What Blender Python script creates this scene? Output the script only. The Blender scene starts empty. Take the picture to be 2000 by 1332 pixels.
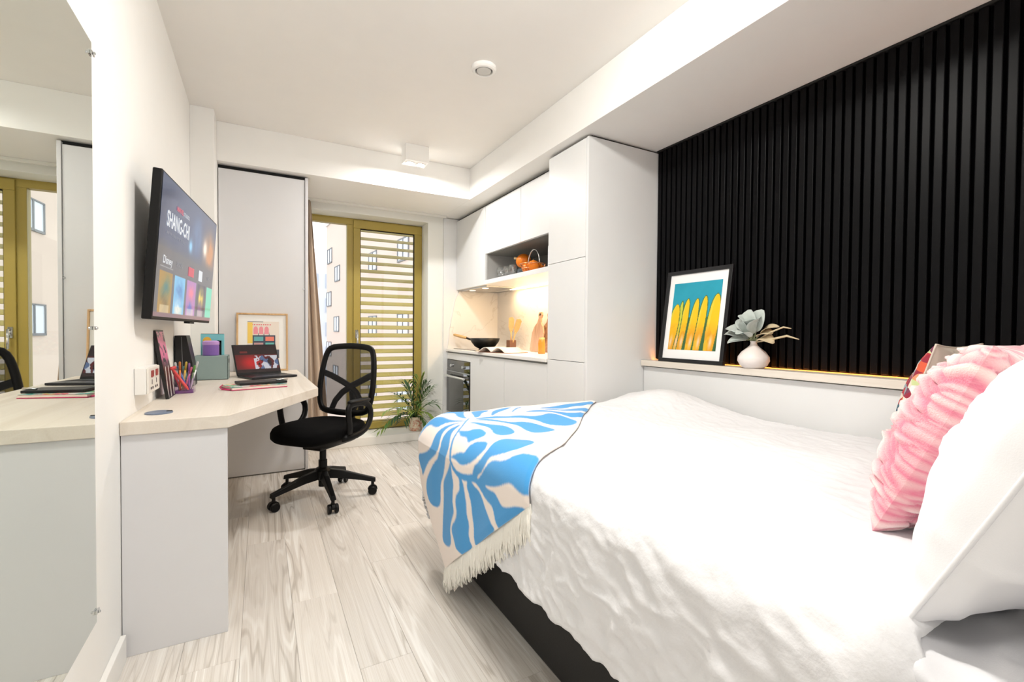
import bpy, bmesh, math, random
import numpy as np
from mathutils import Vector, Matrix, noise as mnoise

SC = bpy.context.scene
COL = SC.collection
PI = math.pi

# ---------------------------------------------------------------- camera
def make_camera():
    yaw, pit, roll = .49857, -.01917, .00789
    fw = Vector((math.sin(yaw)*math.cos(pit), math.cos(yaw)*math.cos(pit), math.sin(pit)))
    rt = Vector((math.cos(yaw), -math.sin(yaw), 0)); up = rt.cross(fw)
    c, s = math.cos(roll), math.sin(roll)
    r2 = rt*c + up*s; u2 = -rt*s + up*c
    cam = bpy.data.cameras.new('camera'); o = bpy.data.objects.new('camera', cam); COL.objects.link(o)
    o.matrix_world = Matrix(((r2.x, u2.x, -fw.x, 0), (r2.y, u2.y, -fw.y, 0), (r2.z, u2.z, -fw.z, 1.05), (0, 0, 0, 1)))
    cam.sensor_width = 36; cam.lens = 900.4/2000*36; cam.clip_start = .02; cam.clip_end = 200
    SC.camera = o
make_camera()

# ---------------------------------------------------------------- world, exposure, big lights
SKY_STRENGTH = 1.75
W = bpy.data.worlds.new('overcast_sky'); SC.world = W; W.use_nodes = True
bg = W.node_tree.nodes['Background']; bg.inputs[0].default_value = (.93, .96, 1, 1); bg.inputs[1].default_value = SKY_STRENGTH
SC.view_settings.view_transform = 'Standard'; SC.view_settings.look = 'None'
SC.view_settings.gamma = 1; SC.view_settings.use_curve_mapping = False
SC.view_settings.exposure = 0.16
LAMP_W = 14.0          # watts for each lens of a twin ceiling lamp
LED_W = 7.0
# ---------------------------------------------------------------- colour + material helpers
def lin(c):
    if isinstance(c, str): c = tuple(int(c[i:i+2], 16) for i in (0, 2, 4))
    r = []
    for v in c[:3]:
        v /= 255.; r.append(v/12.92 if v <= .04045 else ((v+.055)/1.055)**2.4)
    return tuple(r)
def rgba(c): return lin(c) + (1.,)
MATS = {}
def nodes_of(name):
    m = bpy.data.materials.new(name); m.use_nodes = True
    nt = m.node_tree; b = nt.nodes['Principled BSDF']
    return m, nt, b
def mat(name, col, rough=.5, metal=0., var=0., vscale=8., bump=0., bscale=60., spec=.5, trans=0., ior=1.45, emit=None, estr=0., sheen=0., stretch=(1, 1, 1), coat=0.):
    if name in MATS: return MATS[name]
    m, nt, b = nodes_of(name); N, L = nt.nodes, nt.links
    b.inputs['Roughness'].default_value = rough; b.inputs['Metallic'].default_value = metal
    b.inputs['Specular IOR Level'].default_value = spec; b.inputs['IOR'].default_value = ior
    b.inputs['Transmission Weight'].default_value = trans; b.inputs['Coat Weight'].default_value = coat
    b.inputs['Sheen Weight'].default_value = sheen
    if emit is not None:
        b.inputs['Emission Color'].default_value = rgba(emit); b.inputs['Emission Strength'].default_value = estr
    tc = N.new('ShaderNodeTexCoord'); mp = N.new('ShaderNodeMapping'); mp.inputs['Scale'].default_value = stretch
    L.new(tc.outputs['Object'], mp.inputs[0])
    nz = N.new('ShaderNodeTexNoise'); nz.inputs['Scale'].default_value = vscale; nz.inputs['Detail'].default_value = 3
    L.new(mp.outputs[0], nz.inputs['Vector'])
    mx = N.new('ShaderNodeMix'); mx.data_type = 'RGBA'
    c = lin(col); k = max(var, .015)
    mx.inputs['A'].default_value = tuple(v*(1-k) for v in c) + (1,)
    mx.inputs['B'].default_value = tuple(min(1, v*(1+k)) for v in c) + (1,)
    L.new(nz.outputs['Fac'], mx.inputs['Factor']); L.new(mx.outputs['Result'], b.inputs['Base Color'])
    if bump > 0:
        n2 = N.new('ShaderNodeTexNoise'); n2.inputs['Scale'].default_value = bscale; n2.inputs['Detail'].default_value = 4
        L.new(mp.outputs[0], n2.inputs['Vector'])
        bp = N.new('ShaderNodeBump'); bp.inputs['Strength'].default_value = bump; bp.inputs['Distance'].default_value = .01
        L.new(n2.outputs['Fac'], bp.inputs['Height']); L.new(bp.outputs[0], b.inputs['Normal'])
    MATS[name] = m; return m
def wood(name, light, mid, dark, stretch=(6, .8, 6), rings=9., rough=.45, rand=True, fine=.35, bump=.1):
    """contour-ring wood grain running along the axis with the small stretch value"""
    if name in MATS: return MATS[name]
    m, nt, b = nodes_of(name); N, L = nt.nodes, nt.links
    tc = N.new('ShaderNodeTexCoord'); oi = N.new('ShaderNodeObjectInfo')
    mp = N.new('ShaderNodeMapping'); mp.inputs['Scale'].default_value = stretch
    L.new(tc.outputs['Object'], mp.inputs[0])
    src = mp.outputs[0]
    if rand:
        mu = N.new('ShaderNodeMath'); mu.operation = 'MULTIPLY'; mu.inputs[1].default_value = 57.
        L.new(oi.outputs['Random'], mu.inputs[0])
        cb = N.new('ShaderNodeCombineXYZ'); L.new(mu.outputs[0], cb.inputs[0]); L.new(mu.outputs[0], cb.inputs[1]); L.new(mu.outputs[0], cb.inputs[2])
        ad = N.new('ShaderNodeVectorMath'); ad.operation = 'ADD'; L.new(src, ad.inputs[0]); L.new(cb.outputs[0], ad.inputs[1]); src = ad.outputs[0]
    n1 = N.new('ShaderNodeTexNoise'); n1.inputs['Scale'].default_value = .9; n1.inputs['Detail'].default_value = 1.5; n1.inputs['Distortion'].default_value = .25
    L.new(src, n1.inputs['Vector'])
    m1 = N.new('ShaderNodeMath'); m1.operation = 'MULTIPLY'; m1.inputs[1].default_value = rings*2*PI; L.new(n1.outputs['Fac'], m1.inputs[0])
    m2 = N.new('ShaderNodeMath'); m2.operation = 'SINE'; L.new(m1.outputs[0], m2.inputs[0])
    m3 = N.new('ShaderNodeMapRange'); m3.inputs['From Min'].default_value = -1; L.new(m2.outputs[0], m3.inputs['Value'])
    cr = N.new('ShaderNodeValToRGB'); e = cr.color_ramp.elements
    e[0].position = 0; e[0].color = rgba(dark); e[1].position = 1; e[1].color = rgba(light)
    x = e.new(.18); x.color = rgba(mid); x = e.new(.8); x.color = rgba(mid)
    L.new(m3.outputs[0], cr.inputs[0])
    # fine fibres
    mp2 = N.new('ShaderNodeMapping'); mp2.inputs['Scale'].default_value = tuple(s*14 if s > 1.5 else s*1.5 for s in stretch); L.new(tc.outputs['Object'], mp2.inputs[0])
    n2 = N.new('ShaderNodeTexNoise'); n2.inputs['Scale'].default_value = 1.5; n2.inputs['Detail'].default_value = 3; L.new(mp2.outputs[0], n2.inputs['Vector'])
    n3 = N.new('ShaderNodeTexNoise'); n3.inputs['Scale'].default_value = .5; L.new(src, n3.inputs['Vector'])
    ar = N.new('ShaderNodeMapRange'); ar.inputs['From Min'].default_value = .35; ar.inputs['From Max'].default_value = .65; L.new(n3.outputs['Fac'], ar.inputs['Value'])
    ml = N.new('ShaderNodeMath'); ml.operation = 'MULTIPLY'; ml.inputs[1].default_value = .75; L.new(ar.outputs[0], ml.inputs[0])
    mxa = N.new('ShaderNodeMix'); mxa.data_type = 'RGBA'; mxa.inputs['A'].default_value = rgba(mid)
    L.new(ml.outputs[0], mxa.inputs['Factor']); L.new(cr.outputs[0], mxa.inputs['B'])
    mxb = N.new('ShaderNodeMix'); mxb.data_type = 'RGBA'; mxb.blend_type = 'OVERLAY'; mxb.inputs['Factor'].default_value = fine
    L.new(mxa.outputs['Result'], mxb.inputs['A']); L.new(n2.outputs['Fac'], mxb.inputs['B'])
    # each board a little different
    hs = N.new('ShaderNodeHueSaturation'); mr = N.new('ShaderNodeMapRange'); mr.inputs['To Min'].default_value = .93; mr.inputs['To Max'].default_value = 1.05
    L.new(oi.outputs['Random'], mr.inputs['Value']); L.new(mr.outputs[0], hs.inputs['Value']); L.new(mxb.outputs['Result'], hs.inputs['Color'])
    L.new(hs.outputs[0], b.inputs['Base Color']); b.inputs['Roughness'].default_value = rough
    bp = N.new('ShaderNodeBump'); bp.inputs['Strength'].default_value = bump; bp.inputs['Distance'].default_value = .004
    L.new(n2.outputs['Fac'], bp.inputs['Height']); L.new(bp.outputs[0], b.inputs['Normal'])
    MATS[name] = m; return m
def painted(name, rough=.5, emit=0., sheen=0., coat=0., bump=0., bscale=200.):
    if name in MATS: return MATS[name]
    m, nt, b = nodes_of(name); N, L = nt.nodes, nt.links
    a = N.new('ShaderNodeAttribute'); a.attribute_name = 'Col'
    b.inputs['Roughness'].default_value = rough; b.inputs['Sheen Weight'].default_value = sheen; b.inputs['Coat Weight'].default_value = coat
    if emit > 0:
        b.inputs['Base Color'].default_value = (.01, .01, .012, 1)
        L.new(a.outputs['Color'], b.inputs['Emission Color']); b.inputs['Emission Strength'].default_value = emit
    else: L.new(a.outputs['Color'], b.inputs['Base Color'])
    if bump:
        tc = N.new('ShaderNodeTexCoord'); n2 = N.new('ShaderNodeTexNoise'); n2.inputs['Scale'].default_value = bscale
        L.new(tc.outputs['Object'], n2.inputs['Vector']); bp = N.new('ShaderNodeBump'); bp.inputs['Strength'].default_value = bump; bp.inputs['Distance'].default_value = .01
        L.new(n2.outputs['Fac'], bp.inputs['Height']); L.new(bp.outputs[0], b.inputs['Normal'])
    MATS[name] = m; return m
def glassy(name, tint=(1, 1, 1), gloss=.08):
    """thin pane: mostly clear with a faint mirror sheen"""
    if name in MATS: return MATS[name]
    m = bpy.data.materials.new(name); m.use_nodes = True; nt = m.node_tree; N, L = nt.nodes, nt.links
    N.remove(N['Principled BSDF']); out = N['Material Output']
    t = N.new('ShaderNodeBsdfTransparent'); t.inputs[0].default_value = tint + (1,)
    g = N.new('ShaderNodeBsdfGlossy'); g.inputs['Roughness'].default_value = .02
    lw = N.new('ShaderNodeLayerWeight'); lw.inputs['Blend'].default_value = .5
    pw = N.new('ShaderNodeMath'); pw.operation = 'POWER'; pw.inputs[1].default_value = 4.; L.new(lw.outputs['Facing'], pw.inputs[0])
    fr = N.new('ShaderNodeMath'); fr.operation = 'MULTIPLY_ADD'; fr.inputs[1].default_value = .6; fr.inputs[2].default_value = gloss*.5; L.new(pw.outputs[0], fr.inputs[0])
    mx = N.new('ShaderNodeMixShader'); L.new(fr.outputs[0], mx.inputs[0]); L.new(t.outputs[0], mx.inputs[1]); L.new(g.outputs[0], mx.inputs[2]); L.new(mx.outputs[0], out.inputs[0])
    MATS[name] = m; return m
def meshcloth(name, col, opacity):
    if name in MATS: return MATS[name]
    m, nt, b = nodes_of(name); N, L = nt.nodes, nt.links
    b.inputs['Base Color'].default_value = rgba(col); b.inputs['Roughness'].default_value = .7
    t = N.new('ShaderNodeBsdfTransparent'); mx = N.new('ShaderNodeMixShader'); mx.inputs[0].default_value = opacity
    L.new(t.outputs[0], mx.inputs[1]); L.new(b.outputs[0], mx.inputs[2]); L.new(mx.outputs[0], N['Material Output'].inputs[0])
    MATS[name] = m; return m

# ---------------------------------------------------------------- mesh helpers
def put(name, me, m=None, parent=None, bevel=0., smooth=False, world=True, bseg=2, subsurf=0):
    o = bpy.data.objects.new(name, me); COL.objects.link(o)
    if m is not None and not me.materials: me.materials.append(m)
    if parent is not None:
        o.parent = parent
        if world: o.matrix_parent_inverse = parent.matrix_basis.inverted()
    if smooth:
        me.polygons.foreach_set('use_smooth', [True]*len(me.polygons))
    if bevel > 0:
        b = o.modifiers.new('bevel', 'BEVEL'); b.width = bevel; b.segments = bseg; b.limit_method = 'ANGLE'; b.angle_limit = .6
    if subsurf:
        s = o.modifiers.new('subsurf', 'SUBSURF'); s.levels = subsurf; s.render_levels = subsurf
    return o
class MB:
    def __init__(self): self.v = []; self.f = []; self.mi = []
    def add(self, vs, fs, mi=0):
        k = len(self.v); self.v += [tuple(p) for p in vs]; self.f += [tuple(k+i for i in f) for f in fs]; self.mi += [mi]*len(fs); return self
    def box(self, x0, x1, y0, y1, z0, z1, M=None, mi=0):
        vs = [Vector((x, y, z)) for z in (z0, z1) for y in (y0, y1) for x in (x0, x1)]
        if M is not None: vs = [M @ p for p in vs]
        return self.add(vs, [(0, 2, 3, 1), (4, 5, 7, 6), (0, 1, 5, 4), (2, 6, 7, 3), (0, 4, 6, 2), (1, 3, 7, 5)], mi)
    def prism(self, poly, z0, z1, M=None, mi=0):
        n = len(poly); vs = [Vector((x, y, z0)) for x, y in poly] + [Vector((x, y, z1)) for x, y in poly]
        if M is not None: vs = [M @ p for p in vs]
        fs = [tuple(range(n-1, -1, -1)), tuple(range(n, 2*n))] + [(i, (i+1) % n, n+(i+1) % n, n+i) for i in range(n)]
        return self.add(vs, fs, mi)
    def loft(self, rings, closed=True, caps=True, mi=0):
        n = len(rings[0]); vs = [p for r in rings for p in r]; fs = []
        for j in range(len(rings)-1):
            for i in range(n if closed else n-1):
                a = j*n+i; b = j*n+(i+1) % n; fs.append((a, b, b+n, a+n))
        if caps: fs += [tuple(range(n-1, -1, -1)), tuple((len(rings)-1)*n+i for i in range(n))]
        return self.add(vs, fs, mi)
    def lathe(self, prof, c=(0, 0, 0), n=24, M=None, caps=True, mi=0):
        rings = []
        for r, z in prof:
            ring = [Vector((c[0]+r*math.cos(2*PI*i/n), c[1]+r*math.sin(2*PI*i/n), c[2]+z)) for i in range(n)]
            if M is not None: ring = [M @ p for p in ring]
            rings.append(ring)
        return self.loft(rings, caps=caps, mi=mi)
    def tube(self, path, rad, n=8, closed=False, flat=1., updir=None, mi=0, caps=True):
        P = [Vector(p) for p in path]; N = len(P); rings = []; prev = None
        for i, p in enumerate(P):
            if closed: t = P[(i+1) % N]-P[i-1]
            else: t = P[min(i+1, N-1)]-P[max(i-1, 0)]
            t.normalize()
            if updir is not None: a = Vector(updir)
            elif prev is None: a = Vector((0, 0, 1)) if abs(t.z) < .9 else Vector((1, 0, 0))
            else: a = prev
            a = (a - t*a.dot(t)); a.normalize(); prev = a; b = t.cross(a)
            r = rad[i] if isinstance(rad, (list, tuple)) else rad
            rings.append([p + a*(r*math.cos(2*PI*k/n)) + b*(r*flat*math.sin(2*PI*k/n)) for k in range(n)])
        if closed: rings.append(rings[0]); return self.loft(rings, caps=False, mi=mi)
        return self.loft(rings, caps=caps, mi=mi)
    def grid(self, fn, nu, nv, mi=0):
        vs = [fn(i/nu, j/nv) for j in range(nv+1) for i in range(nu+1)]
        fs = [(j*(nu+1)+i, j*(nu+1)+i+1, (j+1)*(nu+1)+i+1, (j+1)*(nu+1)+i) for j in range(nv) for i in range(nu)]
        return self.add(vs, fs, mi)
    def mesh(self, name, fix=True):
        me = bpy.data.meshes.new(name); me.from_pydata(self.v, [], self.f)
        if any(self.mi): me.polygons.foreach_set('material_index', self.mi)
        if fix:
            bm = bmesh.new(); bm.from_mesh(me); bmesh.ops.recalc_face_normals(bm, faces=bm.faces); bm.to_mesh(me); bm.free()
        me.update(); return me
    def build(self, name, m=None, parent=None, fix=True, **k):
        return put(name, self.mesh(name, fix), m, parent, **k)
def box(name, b, m, parent=None, bevel=.0015, **k): return MB().box(*b).build(name, m, parent, bevel=bevel, **k)
def tag(o, label, cat=None, group=None, kind=None):
    o['label'] = label
    if cat: o['category'] = cat
    if group: o['group'] = group
    if kind: o['kind'] = kind
    return o
def thing(name, label, cat, loc=(0, 0, 0), rotz=0., group=None, kind=None, M=None):
    o = bpy.data.objects.new(name, None); COL.objects.link(o); o.empty_display_size = .05
    if M is not None: o.matrix_basis = M
    else: o.location = loc; o.rotation_euler = (0, 0, rotz); o.matrix_basis = Matrix.Translation(loc) @ Matrix.Rotation(rotz, 4, 'Z')
    if label: tag(o, label, cat, group, kind)
    elif kind: o['kind'] = kind
    return o
def struct(o): o['kind'] = 'structure'; return o
def paint_sheet(name, w, h, nx, ny, fn, m, parent=None, M=None, world=True):
    """flat print: w x h in its own x/z plane (facing -y), colours fn(U,V)->(...,3) in sRGB 0-255, V up"""
    U, V = np.meshgrid((np.arange(nx+1))/nx, (np.arange(ny+1))/ny)
    c = np.clip(fn(U, V), 0, 255)/255.; l = np.where(c <= .04045, c/12.92, ((c+.055)/1.055)**2.4)
    X = (U-.5)*w; Z = V*h
    vs = np.stack([X, np.zeros_like(X), Z], -1).reshape(-1, 3)
    if M is not None:
        A = np.array(M); vs = vs @ A[:3, :3].T + A[:3, 3]
    idx = np.arange((nx+1)*(ny+1)).reshape(ny+1, nx+1)
    f = np.stack([idx[:-1, :-1], idx[:-1, 1:], idx[1:, 1:], idx[1:, :-1]], -1).reshape(-1, 4)
    me = bpy.data.meshes.new(name); me.from_pydata(vs.tolist(), [], f.tolist())
    at = me.color_attributes.new('Col', 'FLOAT_COLOR', 'POINT')
    at.data.foreach_set('color', np.concatenate([l.reshape(-1, 3), np.ones((l.shape[0]*l.shape[1], 1))], 1).astype(np.float32).ravel())
    me.update(); return put(name, me, m, parent, world=world)
def in_poly(U, V, P):
    ins = np.zeros(U.shape, bool); n = len(P)
    for i in range(n):
        x0, y0 = P[i]; x1, y1 = P[(i+1) % n]
        if y0 == y1: continue
        cnd = (V > min(y0, y1)) & (V <= max(y0, y1)); xs = x0+(V-y0)*(x1-x0)/(y1-y0); ins ^= cnd & (U < xs)
    return ins
def lettering(name, text, size, m, parent, M, world=False, ext=0., bold=0.):
    cu = bpy.data.curves.new(name, 'FONT'); cu.body = text; cu.size = size; cu.extrude = ext; cu.offset = bold; cu.resolution_u = 3
    o = bpy.data.objects.new(name+'_curve', cu); COL.objects.link(o); bpy.context.view_layer.update()
    me = bpy.data.meshes.new_from_object(o.evaluated_get(bpy.context.evaluated_depsgraph_get())); bpy.data.objects.remove(o)
    me.materials.clear(); me.transform(M); return put(name, me, m, parent, world=world)
def clone(o, parent=None, loc=None):
    c = o.copy(); COL.objects.link(c)
    if parent is not None: c.parent = parent
    if loc is not None: c.location = loc
    return c
random.seed(7)

# ---------------------------------------------------------------- materials
paint_wall = mat('wall_paint', (247, 246, 243), .7, bump=.02, bscale=300)
paint_ceil = mat('ceiling_paint', (246, 244, 240), .8, bump=.02, bscale=300)
cab_white = mat('cabinet_laminate', (234, 235, 235), .35)
ward_grey = mat('wardrobe_laminate', (220, 220, 222), .4)
panel_grey = mat('desk_panel_laminate', (226, 226, 229), .4)
seam_dark = mat('shadow_gap_black', (28, 28, 28), .8)
black_soft = mat('black_plastic', (9, 9, 10), .45, spec=.3)
louvre_olive = mat('louvre_olive_paint', (190, 176, 92), .5)
black_fabric = mat('black_fabric', (7, 7, 8), .85, bump=.25, bscale=500, spec=.12)
olive = mat('olive_window_paint', (170, 150, 72), .4)
chrome = mat('chrome', (210, 212, 214), .12, metal=1.)
steel = mat('brushed_steel', (190, 192, 194), .28, metal=1.)
oak = wood('oak_frame_wood', (214, 178, 130), (204, 165, 116), (180, 140, 92), (20, 20, 2), 4)
desk_wood = wood('pale_desk_wood', (240, 233, 222), (231, 222, 210), (212, 200, 184), (12, .6, 12), 3, rand=False, fine=.15)
floor_wood = wood('limed_floor_wood', (245, 243, 239), (220, 214, 207), (174, 165, 154), (22, 1.0, 3), 6, .4, fine=.5)
# ================================================================ ROOM SHELL
XL, XR, YN, YB, ZC, ZS = -.392, 2.245, -1.6, 4.46, 2.469, 2.203
floor = struct(box('floor', (XL-.1, XR+.1, YN-.1, YB+.4, -.05, -.012), mat('floor_screed', (120, 115, 108), .9), bevel=0))
PW, PL = .165, 1.28
def plank_mesh(l, w=PW):
    return MB().box(-w/2+.0003, w/2-.0003, -l/2+.0003, l/2-.0003, -.012, 0).mesh('plank')
full = plank_mesh(PL); full.materials.append(floor_wood)
x = XL+PW/2; row = 0; offs = [.0, .55, .95, .3, .78, .12, 1.05, .42]
while x < XR+PW/2:
    w = min(PW, XR-(x-PW/2))
    y = YN-offs[row % 8]
    while y < YB:
        a, b = max(y, YN), min(y+PL, YB)
        if b-a > .03:
            if abs(b-a-PL) < 1e-6 and w == PW: me = full
            else: me = plank_mesh(b-a, w); me.materials.append(floor_wood)
            o = put('plank', me, None, floor, world=False); o.location = (x-PW/2+w/2, (a+b)/2, 0)
            bv = o.modifiers.new('bevel', 'BEVEL'); bv.width = .0006; bv.segments = 1
        y += PL
    x += PW; row += 1
struct(box('ceiling', (XL-.1, XR+.1, YN-.1, YB+.4, ZC, ZC+.1), paint_ceil, bevel=0))
struct(box('wall_left', (XL-.1, XL, YN-.1, YB+.3, 0, ZC), paint_wall, bevel=0))
struct(box('wall_right', (XR, XR+.1, YN-.1, YB+.3, 0, ZC), paint_wall, bevel=0))
struct(box('wall_near', (XL-.1, XR+.1, YN-.1, YN, 0, ZC), paint_wall, bevel=0))
struct(box('wall_column', (XL, -.262, 3.546, YB, 0, ZC), paint_wall, bevel=.002))
# window wall with its opening
OX0, OX1, OZ0, OZ1, YW = .30, 1.466, .078, 2.135, 4.67
wb = MB()
wb.box(-.262, OX0, YB, YB+.3, 0, ZC); wb.box(OX1, XR, YB, YB+.3, 0, ZC); wb.box(OX0, OX1, YB, YB+.3, OZ1, ZC); wb.box(OX0, OX1, YB, YB+.3, -.05, OZ0-.004)
struct(wb.build('wall_back', mat('window_wall_paint', (240, 241, 236), .6)))
struct(box('trim_1', (1.602, XR, YN, YB, ZS, ZC), paint_wall, bevel=.002))           # long soffit over bed and kitchen
struct(box('trim_2', (-.262, 1.602, 3.733, YB, ZS, ZC), paint_wall, bevel=.002))     # bulkhead in front of the window
struct(box('trim_3', (.33, 1.62, 4.32, YB+.02, 0, .078), mat('sill_white', (240, 238, 232), .45), bevel=.004))   # raised step under window
struct(box('baseboard_left', (XL, XL+.016, YN, 1.845, 0, .085), mat('baseboard_gloss', (242, 241, 238), .35), bevel=.003))
struct(box('baseboard_back', (1.47, 1.62, YB-.012, YB, 0, .078), mat('baseboard_gloss', (242, 241, 238), .35), bevel=.003))

# ---------------------------------------------------------------- window
win = thing('window_1', None, None, ((OX0+OX1)/2, YW, OZ0), kind='structure')
fr = MB(); y0, y1 = YW, YW+.07
fr.box(OX0, OX1, y0, y1, 2.075, OZ1); fr.box(OX0, OX1, y0, y1, OZ0, .155)
fr.box(OX0, OX0+.045, y0, y1, .155, 2.075); fr.box(.728, .79, y0, y1, .155, 2.075)
fr.build('window_frame', olive, win, bevel=.003)
cs = MB(); y0, y1 = YW-.018, YW+.05
cs.box(.785, OX1-.002, y0, y1, 2.045, 2.125); cs.box(.785, OX1-.002, y0, y1, OZ0+.006, .148)
cs.box(.785, .848, y0, y1, .148, 2.045); cs.box(1.388, OX1-.002, y0, y1, .148, 2.045)
cas = cs.build('casement', olive, win, bevel=.004)
bead = MB()
for b in ((.848, 1.388, 2.037, 2.045), (.848, 1.388, .148, .156), (.848, .856, .156, 2.037), (1.380, 1.388, .156, 2.037)): bead.box(b[0], b[1], YW+.002, YW+.012, b[2], b[3])
bead.build('bead', seam_dark, cas)
pane_m = glassy('window_glass')
box('pane', (.345, .728, YW+.03, YW+.036, .155, 2.075), pane_m, win, bevel=0)
box('pane', (.848, 1.388, YW+.016, YW+.022, .148, 2.045), pane_m, win, bevel=0)
h = MB(); h.box(.803, .829, YW-.026, YW-.018, .98, 1.06); h.tube([(.816, YW-.026, 1.04), (.816, YW-.06, 1.04), (.816, YW-.064, .95), (.816, YW-.064, .90)], .009)
h.build('handle', chrome, cas, smooth=True)
# ---------------------------------------------------------------- louvre screen outside the opening casement
lv = thing('louvre_screen', 'olive metal louvre screen outside the opening window', 'louvre', (1.15, 4.84, .05))
st = MB(); st.box(.80, .83, 4.80, 4.88, .05, 2.25); st.box(1.50, 1.53, 4.80, 4.88, .05, 2.25); st.build('post', olive, lv)
bl = MB().box(-.335, .335, -.036, .036, -.0025, .0025).mesh('blade'); bl.materials.append(louvre_olive)
for k in range(27):
    o = put('blade', bl, None, lv, world=False); o.location = (.015, 0, .09+k*.0815-.05+.02); o.rotation_euler = (math.radians(32), 0, 0)

# ---------------------------------------------------------------- apartment block across the street
fac = mat('facade_render', (222, 204, 190), .85, var=.04, vscale=.5, bump=.05)
A, B = Vector((5.25, 15., 0)), Vector((3.75, 32.1, 0)); d = (B-A); ln = d.length; d.normalize()
Mb = Matrix(((d.x, d.y, 0, A.x), (d.y, -d.x, 0, A.y), (0, 0, 1, 0), (0, 0, 0, 1)))    # local x along the front, local y out of the back
Mb = Matrix(((d.x, d.y, 0, A.x), (d.y, -d.x, 0, A.y), (0, 0, 1, -8), (0, 0, 0, 1)))
bld = thing('apartment_building', 'pale beige rendered apartment block across the street', 'building', M=Mb)
spots = [(16.2, 5.75), (14.2, 4.45), (16.4, 3.05), (14.4, 1.45), (14.6, -1.5), (10.9, 4.1), (11.1, 5.9), (11, 2.3), (11.1, .2), (7.2, 4.3), (7.2, 1.3), (7.2, -1.7), (3.2, 4.3), (3.2, 1.3), (3.2, -1.7), (11, -1.9), (16.4, -.1)]
wl = MB().box(0, ln, 0, 6, 0, 16.0)
wl.build('wall', fac, bld, world=False)
tr = mat('far_window_frame', (128, 130, 132), .6); gl = mat('far_window_pane', (225, 232, 240), .15)  # pale pane colour stands for a bright reflection
for sx, sz in spots:
    zc = sz+8
    f = MB(); w, hh = .62, .46
    for b in ((-w, w, hh-.04, hh), (-w, w, -hh, -hh+.07), (-w, -w+.05, -hh, hh), (w-.05, w, -hh, hh), (-.03, .03, -hh, hh)): f.box(sx+b[0], sx+b[1], -.05, .03, zc+b[2], zc+b[3])
    fo = f.build('window', tr, bld, world=False)
    o = MB().box(sx-w, sx+w, -.02, .01, zc-hh, zc+hh).build('pane', gl, fo, world=False)
box('parapet', (-.05, ln+.05, -.08, 6.05, 15.75, 16.05), mat('parapet_cap', (220, 214, 208), .7), bld, world=False)
far = thing('distant_tower', 'hazy white tower block at the far end of the street', 'building', (3.3, 42, -8))
MB().box(-1.1, 1.9, -3, 3, 0, 14.4).build('wall', mat('far_white_cladding', (226, 232, 240), .7), far, world=False)
for k in range(7):
    for j in (-.6, .4, 1.4): MB().box(j-.25, j+.25, -3.06, -2.98, 1+k*1.9, 2.1+k*1.9).build('window', mat('far_window_blue', (190, 202, 218), .3), far, world=False)
struct(box('ground', (-30, 40, 4.9, 70, -8.2, -8), mat('street_paving', (170, 168, 164), .9), bevel=0))

# ---------------------------------------------------------------- curtain and track
trk = box('curtain_track', (.315, 1.625, 4.365, 4.395, ZS-.022, ZS), mat('track_white', (236, 236, 230), .4), bevel=.003)
tag(trk, 'slim white curtain track fixed under the bulkhead before the window', 'curtain track')
def curt(u, v):
    z = .10+v*2.08; spread = .06+.145*(1-v)
    xx = .325+u*spread; ph = u*PI*2*2.5
    return (xx+.006*math.sin(ph*1.7+2*v), 4.40+.035*math.sin(ph)*(1-.25*v)+.006*math.sin(5*v+9*u), z)
cu = MB().grid(curt, 90, 24).build('curtain', mat('taupe_curtain_cloth', (196, 176, 156), .9, bump=.15, bscale=400, sheen=.2), smooth=True)
sd = cu.modifiers.new('solid', 'SOLIDIFY'); sd.thickness = .003
tag(cu, 'taupe full-length curtain gathered beside the grey wardrobe', 'curtain')

# ================================================================ WARDROBE
wd = thing('wardrobe', 'tall light grey wardrobe between the wall column and the curtain', 'wardrobe', (.02, 4.1, 0))
box('body', (-.26, .312, 3.815, 4.45, 0, 2.175), ward_grey, wd)
box('door', (-.258, .288, 3.79, 3.812, .008, 2.172), ward_grey, wd, bevel=.002)
box('side_panel', (.291, .312, 3.785, 3.815, 0, 2.19), ward_grey, wd, bevel=.002)
box('shadow_gap', (-.26, .31, 3.82, 4.44, 2.175, 2.2), seam_dark, wd, bevel=0)  # black filler coloured as the shade above the wardrobe
MB().lathe([(.007, 0), (.008, .003), (.006, .006)], n=12, M=Matrix.Translation((.283, 3.79, 1.36)) @ Matrix.Rotation(PI/2, 4, 'X')).build('lock', chrome, wd)

# ================================================================ MIRROR
mm, nt, b = nodes_of('mirror_silver'); b.inputs['Metallic'].default_value = 1; b.inputs['Roughness'].default_value = .01; b.inputs['Base Color'].default_value = (.80, .84, .79, 1)
mi = thing('wall_mirror', 'tall frameless wall mirror with chrome clips left of the desk', 'mirror', (XL, 1.26, .269))
box('glass', (XL+.001, XL+.006, .92, 1.593, .269, 1.796), mm, mi, bevel=.0008)
for z in (.30, 1.052, 1.765):
    c = MB().box(XL+.006, XL+.011, 1.577, 1.598, z-.005, z+.005); c.lathe([(.004, 0), (.004, .004), (.002, .005)], n=12, M=Matrix.Translation((XL+.011, 1.585, z)) @ Matrix.Rotation(PI/2, 4, 'Y'))
    c.build('clip', chrome, mi, bevel=.001)

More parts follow.
